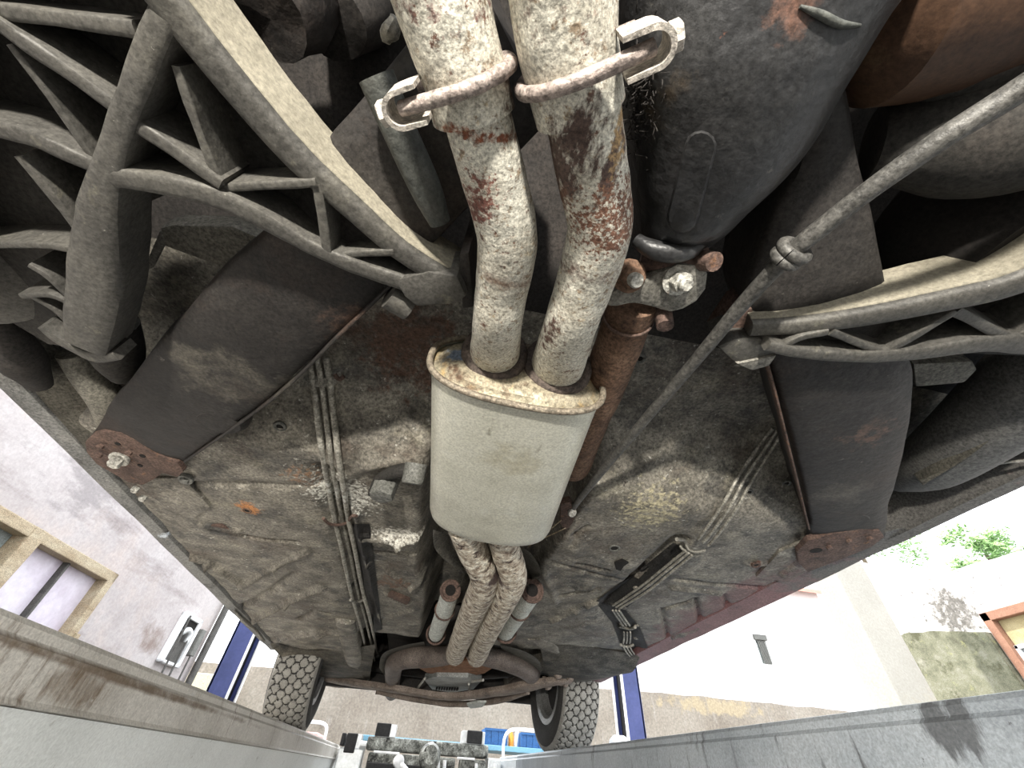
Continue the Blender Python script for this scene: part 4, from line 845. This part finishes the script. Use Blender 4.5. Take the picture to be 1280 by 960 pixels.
def pill(ax_, ay, bx_, by, w, n=8):
    L_ = math.hypot(bx_-ax_, by-ay); dx, dy = (bx_-ax_)/L_, (by-ay)/L_; r = w/2
    o = [(ax_ - (dx*math.cos(t) - dy*math.sin(t))*r, ay - (dy*math.cos(t) + dx*math.sin(t))*r) for t in np.linspace(-math.pi/2, math.pi/2, n)]
    return o + [(bx_ + (dx*math.cos(t) - dy*math.sin(t))*r, by + (dy*math.cos(t) + dx*math.sin(t))*r) for t in np.linspace(-math.pi/2, math.pi/2, n)]
bm = B(); o1 = pill(876, 183, 853, 272, 40); o2 = pill(876, 183, 853, 272, 34)
add_loft(bm, [[HG(*q, -.002) for q in o1], [HG(*q, .003) for q in o1], [HG(*q, .006) for q in o2], [HG(864+(q[0]-864)*.5, 228+(q[1]-228)*.5, .006) for q in o2]], True, True)
link('pressed_pad', bm, M_trans, gb)
bm = B(); pts = [P(796, 300, .362), P(812, 310, .352), P(838, 316, .348), P(862, 313, .352), P(882, 296, .362)]; add_tube(bm, pts, [.006, .008, .009, .008, .006], 14, 5); roughen(bm, .001, 60); link('end_flange', bm, M_trans, gb)
bm = B(); add_tube(bm, [HG(1000, 8, .001), HG(1025, 18, .002), HG(1050, 30, .002), HG(1075, 32, .001)], [.001, .0022, .0022, .001], 12, 5); link('band_highlight', bm, M_shock, gb)  # pale tube stands in for the highlight along the top band
vv = []
bm = B()
for i in range(260):
    q = HG(rnd.gauss(800, 11), rnd.gauss(130, 32), .002); d = Vector((rnd.gauss(0, 1), rnd.gauss(0, 1), -.6*rnd.random())).normalized()*rnd.uniform(.003, .008)
    add_tube(bm, [q, q+d*.6+Vector((0, 0, -.001)), q+d], .0004, 4, 1)
link('grime_tuft', bm, M_dark, gb, kind='stuff')
cp = plate([(758, 372), (770, 362), (788, 358), (806, 350), (824, 341), (848, 330), (872, 331), (886, 343), (884, 362), (872, 378), (855, 388), (838, 392), (826, 388), (806, 382), (790, 380), (772, 384), (758, 384)], .350, .014, M_shield, car, 'coupling_plate', 'grey three-armed coupling plate with pale bolts', .005, .0015)
bm = B(); q = P(846, 350, .350); axb = Vector((.04, -.35, -1)).normalized()
add_lathe(bm, [(.014, -.004), (.0145, .002), (.012, .0035), (.0095, .004), (.0095, .006)], q, axb, 28); add_hex(bm, q+axb*.004, axb, .0098, .012, .1); add_lathe(bm, [(.0065, .015), (.0065, .021), (.005, .0225), (.001, .0225)], q, axb, 18); roughen(bm, .0006, 200)
link('bolt', bm, M_bolt, cp)
bm = B(); q = P(786, 345, .352); add_lathe(bm, [(.016, -.004), (.016, .003), (.012, .006)], q, axb, 24); add_hex(bm, q+axb*.004, axb, .0115, .012, .1); roughen(bm, .001, 150); bn = link('rusty_nut', bm, M_rustbrown, cp)
bm = B(); add_lathe(bm, [(.007, .0), (.007, .022), (.0055, .025), (.001, .025)], q, axb, 18); roughen(bm, .0005, 200); link('bolt', bm, M_bolt, cp)
bm = B(); add_tube(bm, [P(800, 325, .375), P(830, 328, .37), P(862, 326, .368), (P(880, 318, .37))], [.012, .016, .016, .012], 14, 5); roughen(bm, .005, 40); link('rubber_coupling', bm, M_rust, car)
bm = B(); add_lathe(bm, [(.001, -.006), (.008, -.006), (.010, 0), (.009, .02), (.001, .02)], P(876, 324, .36), (.2, -.4, -1), 14); roughen(bm, .003, 60); link('coupling_lug', bm, M_rust, cp)
bm = B(); add_lathe(bm, [(.001, -.004), (.008, -.004), (.010, 0), (.009, .02), (.001, .02)], P(828, 388, .366), (.1, .3, -1), 14); roughen(bm, .003, 60); link('coupling_lug', bm, M_rust, cp)
ps = tubep('propeller_shaft', [(792, 375), (775, 425), (752, 485), (735, 525), (715, 580)], [.375, .385, .40, .41, .43], [62, 58, 54, 50, 46], M_rustbrown, car, 'rusty brown propeller shaft behind the muffler', 28)
p0, p1 = P(790, 382, .372), P(775, 425, .385)
bm = B(); R = frame((p1-p0).normalized()); c_ = p0.lerp(p1, .30); rr = wid(c_, 61)/2; add_torus(bm, c_, R, .0016, 0, 2*math.pi, rr, rr, 40); link('groove_ring', bm, M_rust, ps)

# ---------------- handbrake cable
pix = [(711, 641), (740, 604), (800, 532), (870, 450), (930, 378), (985, 320), (1030, 282), (1100, 228), (1180, 172), (1250, 128), (1330, 80), (1600, -60)]
zs = [.408, .40, .385, .37, .357, .345, .34, .335, .33, .328, .325, .33]; ws = [8, 9, 12, 15, 18, 21, 23, 25, 28, 31, 34, 40]
rod = tubep('handbrake_cable', pix, zs, ws, M_rod, car, 'grey sheathed cable crossing the floor pan', 16, .0004)
for t, r_ in (((982, 323), .0135), ((993, 313), .0150)):
    bm = B(); q = P(*t, .345); R = frame(P(1030, 282, .34)-P(930, 378, .357)); add_torus(bm, q, R, .0052, 0, 2*math.pi, r_-.004, r_-.004, 30); link('grommet', bm, M_rod, rod)
bk = plate([(701, 630), (712, 628), (720, 642), (716, 655), (706, 664), (700, 655)], .402, .014, M_rust, car, 'cable_bracket', None, .002)
bm = B(); add_tube(bm, [P(707, 660, .40), P(690, 668, .40), P(668, 678, .40)], .0012, 6, 3); link('wire', bm, M_wood, bk)
bm = B(); add_tube(bm, [P(702, 650, .402), P(680, 668, .40), P(660, 684, .40)], .0012, 6, 3); link('wire', bm, M_wood, bk)
bm = B(); add_lathe(bm, [(.004, 0), (.009, .001), (.009, .006), (.004, .008)], P(714, 640, .40), (.3, -.6, -.6), 14); link('cable_end', bm, M_bolt, bk)

# ---------------- brake and fuel lines
def line(pix, r, off, parent, m=M_line, name='brake_line'):
    pts = [PS(a, b, off) for a, b in pix]; bm = B(); add_tube(bm, pts, r, 10, 5); roughen(bm, r*.1, 90); return link(name, bm, m, parent)
Lp = [(388, 448), (395, 490), (404, 560), (413, 610), (420, 648), (430, 690), (441, 742), (452, 780), (463, 828)]
lnA = line([(a-2, b) for a, b in Lp], .0058, -.008, car); lnB = line([(a+9-3*i/8, b) for i, (a, b) in enumerate(Lp)], .0050, -.008, car); lnC = line([(a+20-9*i/8, b) for i, (a, b) in enumerate(Lp)], .0058, -.009, car)
bm = B(); add_prism(bm, [PS(378, 474, -.012), PS(412, 472, -.012), PS(416, 466, -.012), PS(426, 465, -.012), PS(428, 474, -.012), PS(415, 484, -.014), PS(380, 484, -.014)], Vector((0, 0, .01)), .001); link('line_clip', bm, M_shield, lnB)
def strap(pix, r, m, parent):
    bm = B(); add_tube(bm, [PS(a, b, -.014) for a, b in pix], r, 8, 4); return link('line_clip', bm, m, parent)
strap([(404, 648), (412, 655), (424, 656), (434, 653), (440, 645), (446, 645)], .0035, M_rust, lnB)
strap([(438, 750), (446, 752), (454, 750)], .0045, M_shield, lnB); strap([(456, 832), (464, 835), (472, 832)], .0045, M_web, lnB)
strap([(418, 468), (424, 474), (430, 470)], .004, M_rust, lnB)
for pix in ([(966, 535), (950, 556), (925, 592), (905, 628), (882, 662), (873, 674)], [(972, 537), (957, 560), (932, 596), (912, 634), (888, 668), (879, 678)], [(978, 540), (962, 566), (938, 604), (918, 640), (893, 674), (885, 682)]): line(pix, .0034, -.010, car)
bm = B(); add_tube(bm, [PS(846, 674, -.02), PS(856, 676, -.02), PS(860, 686, -.02), PS(870, 690, -.02), PS(882, 688, -.018)], .004, 10, 4); br_ = link('line_bracket', bm, M_shield, car)
bm = B(); add_tube(bm, [PS(850, 682, -.02), PS(858, 690, -.02), PS(876, 693, -.018)], .0035, 10, 4); link('bracket_strip', bm, M_shield, br_)
for k in range(3): line([(857+4*k, 688+3*k), (830+4*k, 710+3*k), (800+4*k, 734+3*k), (766+4*k, 757+2*k)], .0032, -.022, car)
for k in range(3):
    line([(766+4*k, 763), (772+4*k, 772), (779+4*k, 782)], .0032, -.02, car); line([(780+4*k, 790), (780+4*k, 798), (779+4*k, 804)], .0032, -.02, car); line([(779+4*k, 808), (783+4*k, 815), (788+4*k, 821)], .0032, -.02, car)
for pix in ([(774, 783), (786, 786), (794, 784)], [(776, 806), (784, 808), (792, 806)]): strap(pix, .005, M_line, br_)
for q in ((836, 710), (812, 730), (845, 700), (780, 760), (796, 782), (795, 798), (795, 735)):
    bm = B(); add_lathe(bm, [(.001, -.004), (.008, -.003), (.010, .002)], PS(*q, -.004), (0, 0, 1), 10); roughen(bm, .002, 90); link('sealer_dab', bm, M_pan, car)
def channel(ea, eb, off=-.003):
    bm = B(); fine = []; n = len(ea)
    for i in range(n):
        for s in range(8 if i < n-1 else 1):
            t = s/8; k2 = min(i+1, n-1)
            a = (ea[i][0]+(ea[k2][0]-ea[i][0])*t, ea[i][1]+(ea[k2][1]-ea[i][1])*t); p = (eb[i][0]+(eb[k2][0]-eb[i][0])*t, eb[i][1]+(eb[k2][1]-eb[i][1])*t)
            fine.append([PS(a[0]+(p[0]-a[0])*k/10, a[1]+(p[1]-a[1])*k/10, off) for k in range(11)])
    add_loft(bm, fine, False, False); bmesh.ops.solidify(bm, geom=bm.faces[:], thickness=-.002); link('line_channel', bm, M_channel, car)
channel([(842, 678), (795, 716), (744, 752)], [(866, 692), (825, 727), (778, 764)])
channel([(744, 752), (765, 778), (778, 812)], [(780, 760), (800, 785), (812, 815)])
channel([(438, 655), (446, 700), (456, 750), (468, 815)], [(462, 655), (468, 700), (474, 750), (480, 808)])
# ---------------- plugs and holes
for q, r, lab in (((516, 602), .020, 'round grey plug'), ):
    bm = B(); c_ = PS(*q, -.036); add_lathe(bm, [(r*1.05, .032), (r, -.0), (r*.9, -.004), (.001, -.005)], c_, (0, -.45, .9), 20); link('drain_plug', bm, M_plug, car, lab)
bm = B(); c_ = PS(476, 622, -.05); add_prism(bm, [c_ + Vector((.024*math.cos(math.pi/3*k+.4), .024*math.sin(math.pi/3*k+.4), 0)) for k in range(6)], Vector((.004, .012, .08)), .004); link('hex_plug', bm, M_plug, car, 'square-shouldered grey plug')
bm = B(); add_tube(bm, [PS(462, 618, -.01), PS(475, 598, -.012), PS(505, 588, -.012), PS(530, 592, -.02)], [.004, .010, .014, .010], 12, 5); link('seam_bead', bm, M_web, car)
def hole(q, r, rim, lab=None, m=M_plug):
    c_ = PS(*q, -.001); n_ = Vector((0, -.15, -1)).normalized(); R = frame(n_)
    bm = B(); add_torus(bm, c_, R, rim, 0, 2*math.pi, r+rim*.5, r+rim*.5, 24); h_ = link('floor_hole', bm, m, car, lab)
    bm = B(); add_lathe(bm, [(.0005, .0008), (r, .0008), (r, -.003)], c_, n_, 20); link('hole_shade', bm, M_void, h_)  # dark disc stands for the shade inside the hole
hole((350, 533), .0075, .003); hole((309, 638), .0065, .0025, 'small hole ringed by orange rust', M_rustbrown); hole((768, 685), .010, .0025); hole((945, 706), .007, .003, None, M_rust)
hole((983, 604), .006, .0025); hole((800, 448), .006, .003); hole((936, 615), .006, .002)
for pts in ([(768, 704), (778, 700), (786, 704), (780, 708), (776, 714), (770, 712)], ):
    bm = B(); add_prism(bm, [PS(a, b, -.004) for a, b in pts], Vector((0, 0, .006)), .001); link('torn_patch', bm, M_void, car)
plate([(264, 657), (276, 657), (291, 664), (286, 667), (270, 662)], .410, .01, M_rust, car, 'rusty_tab', None, .001)
plate([(488, 742), (512, 752), (508, 757), (484, 746)], .404, .012, M_rust, car, 'rusty_tab', None, .001)
# ---------------- front end: rails, subframe, sump, valance
def boxbeam(name, pix, zs, ws, depth, m, label=None):
    pts = [P(a, b, z) for (a, b), z in zip(pix, zs)]; bm = B(); add_beam(bm, pts, [wid(p, w) for p, w in zip(pts, ws)], depth, 6, .25); roughen(bm, .003, 18); return link(name, bm, m, car, label)
boxbeam('frame_rail', [(430, 780), (438, 815), (446, 846), (450, 858)], [.40, .395, .385, .38], [24, 23, 22, 20], .12, M_pan, 'pale front frame rail on the pinkish wall side')
boxbeam('frame_rail', [(668, 800), (690, 815), (702, 835), (706, 856)], [.41, .40, .39, .385], [24, 24, 22, 20], .12, M_pan, 'front frame rail on the column side')
def ybeam(name, pts, w, d, m, label=None, parent=car):
    bm = B(); add_beam(bm, [Vector(p) for p in pts], w, d, 6, .4); roughen(bm, .004, 16); return link(name, bm, m, parent, label)
sf = boxbeam('front_subframe', [(405, 852), (440, 858), (495, 866), (560, 875), (625, 869), (672, 860), (714, 854)], [.37, .355, .33, .315, .325, .345, .37], [16, 30, 26, 16, 24, 28, 16], .03, M_front, 'curved brown front subframe')
boxbeam('lower_valance', [(470, 868), (520, 878), (570, 884), (620, 880), (660, 868)], [.33, .322, .318, .322, .335], [5, 6, 6, 6, 5], .03, M_front)
plate([(583, 881), (596, 878), (608, 878), (603, 884), (588, 886)], .315, .01, M_sleeve, sf, 'bent_tab', None, .001)
plate([(518, 832), (560, 826), (590, 826), (618, 834), (606, 842), (588, 846), (552, 845), (534, 841)], .395, .02, M_orust, car, 'gearbox_crossplate', 'orange rusty plate under the pipe joint', .003)
ybeam('engine_mount_bar', [P(455, 838, .43), P(520, 846, .41), P(575, 850, .41), P(640, 846, .42), P(690, 838, .44)], .07, .05, M_dark)
sp = plate([(530, 850), (545, 846), (585, 847), (602, 852), (592, 862), (565, 866), (540, 862)], .375, .03, M_sump, car, 'engine_sump', 'grey finned alloy sump', .004)
for k in range(9):
    bm = B(); a = PS; q = P(546+k*3.2, 860+.1*k, .372); add_box(bm, q, (.010, .05, .014)); link('cooling_slot', bm, M_void, sp, smooth=False)
for a, b in (((531, 848), (522, 860)), ((586, 855), (587, 866)), ((590, 852), (604, 850))):
    bm = B(); add_tube(bm, [P(*a, .37), P(*b, .36)], .006, 8, 1); link('bracket_rod', bm, M_bolt, sp)
surf('exhaust_shield', M_shield, car, [P(474, 835, .40), P(478, 818, .40), P(500, 808, .41), P(530, 802, .42)], [P(484, 850, .41), P(488, 832, .43), P(505, 820, .45), P(532, 810, .46)], None, 6, 0)
surf('exhaust_shield', M_shield, car, [P(625, 806, .41), P(650, 812, .40), P(672, 824, .39), P(678, 838, .39)], [P(628, 814, .44), P(645, 826, .43), P(662, 838, .42), P(668, 850, .42)], None, 6, 0)
surf('toe_board', M_pan, car, [P(672, 795, .42), P(710, 806, .415), P(760, 812, .412), P(800, 820, .41)], [P(690, 850, .40), P(715, 852, .395), P(745, 850, .395), P(780, 838, .40)], None, 8, .03)
surf('toe_board', M_pan, car, [P(335, 802, .41), P(380, 812, .412), P(430, 812, .415), P(470, 805, .42)], [P(372, 826, .40), P(405, 850, .395), P(430, 856, .39), P(462, 850, .40)], None, 8, .02)
ybeam('tie_rod', [P(395, 855, .40), P(425, 860, .385), P(470, 858, .38)], .016, .016, M_front)
ybeam('tie_rod', [P(735, 858, .40), P(705, 858, .385), P(680, 850, .38)], .016, .016, M_front)
for px, py in ((690, 848), (698, 842), (684, 856), (706, 852), (712, 846)):
    bm = B(); q = P(px, py, .385); add_lathe(bm, [(.001, -.012), (.016, -.01), (.02, .004), (.014, .02), (.001, .022)], q, (rnd.gauss(0, 1), rnd.gauss(0, 1), -1), 12); roughen(bm, .006, 40); link('steering_joint', bm, M_front, car)
# ---------------- front wheels
def make_wheel(x, y, z, steer, inner, lab):
    R_, W_ = .318, .205
    # tread: zigzag grooved drum
    na, nw = 560, 52
    th = np.linspace(0, 2*np.pi, na, endpoint=False); s = np.linspace(-1, 1, nw); TH, SS = np.meshgrid(th, s, indexing='ij')
    pit = 2*np.pi/44
    crown = R_ - .010*np.abs(SS)**2.4 - .02*np.clip((np.abs(SS)-.9)/.1, 0, 1)**1.5
    d = np.full_like(TH, 9.0)
    ph = TH/pit
    tri = np.abs((ph % 1)*2-1)*2-1
    for k, c in enumerate(np.linspace(-.78, .78, 6)):
        cc = c + (.085*tri if k % 2 else -.085*tri)
        d = np.minimum(d, np.abs(SS-cc)/.035)
    cell = np.floor((SS+.78)/(1.56/5)); cell = np.clip(cell, -1, 5)
    shift = np.where(cell % 2 == 0, .0, .5)
    d = np.minimum(d, np.abs(((ph+shift+.25*SS) % 1)-.5)/.085)
    gro = np.clip(1.25-d, 0, 1); gro *= np.abs(SS) < .93
    rad = crown - .008*gro
    X = SS*W_/2; co = np.stack([X, rad*np.cos(TH), rad*np.sin(TH)], -1).reshape(-1, 3)
    i = np.arange(na); F = []
    idx = np.arange(na*nw).reshape(na, nw); nx = np.roll(idx, -1, 0)
    f = np.stack([idx[:, :-1], nx[:, :-1], nx[:, 1:], idx[:, 1:]], -1).reshape(-1, 4)
    gm = gro.reshape(-1)
    Mx = Matrix.Translation((x, y, z)) @ Matrix.Rotation(steer, 4, 'Z')
    # rim (parent part)
    bm = B(); sg = inner
    prof = [(.001, .02), (.06, .02), (.07, .035), (.11, .05), (.155, .035), (.165, -.02), (.168, -.075), (.19, -.085), (.196, -.09), (.196, -.098), (.17, -.095), (.155, -.08)]
    add_lathe(bm, [(r, -zz) for r, zz in prof], (0, 0, 0), (sg, 0, 0), 48, False)
    for k in range(8):
        a = k*math.pi/4; add_box(bm, (sg*-.02, .105*math.cos(a), .105*math.sin(a)), (.02, .05, .03), Matrix.Rotation(a, 3, 'X'), .004)
    bm.transform(Mx); wh = link('wheel', bm, M_rim, car, lab)
    me = bpy.data.meshes.new('tread'); me.from_pydata(co.tolist(), [], f.tolist()); me.transform(Mx)
    fm = gm[f].mean(1) > .5
    tr = link('tread', me, M_tyre, wh, sharp=None); me.materials.append(M_groove)
    me.polygons.foreach_set('material_index', fm.astype(np.int32)); me.update()
    bm = B()
    side = [(.318-.031, .1025), (.30-.025, .108), (.26, .112), (.225, .108), (.20, .098), (.196, .085)]
    for s_ in (1, -1):
        add_lathe(bm, [(r, s_*zz) for r, zz in side], (0, 0, 0), (1, 0, 0), 64, False)
    bm.transform(Mx); link('sidewall', bm, M_groove, wh)
    bm = B(); add_lathe(bm, [(.001, -.02), (.09, -.02), (.13, -.01), (.135, .04), (.03, .05), (.03, .16), (.001, .16)], (0, 0, 0), (sg, 0, 0), 32); bm.transform(Mx); link('brake_hub', bm, M_dark, wh)
    return wh
make_wheel(-.615, 2.84, .438, math.radians(4), 1, 'front wheel on the pinkish wall side')
make_wheel(.85, 2.84, .438, math.radians(5), -1, 'front wheel on the column side')
make_wheel(-.625, -.22, .438, 0, 1, 'rear wheel on the pinkish wall side')
make_wheel(.86, -.22, .438, 0, -1, 'rear wheel on the column side')

# ---------------- closing panels of the engine bay
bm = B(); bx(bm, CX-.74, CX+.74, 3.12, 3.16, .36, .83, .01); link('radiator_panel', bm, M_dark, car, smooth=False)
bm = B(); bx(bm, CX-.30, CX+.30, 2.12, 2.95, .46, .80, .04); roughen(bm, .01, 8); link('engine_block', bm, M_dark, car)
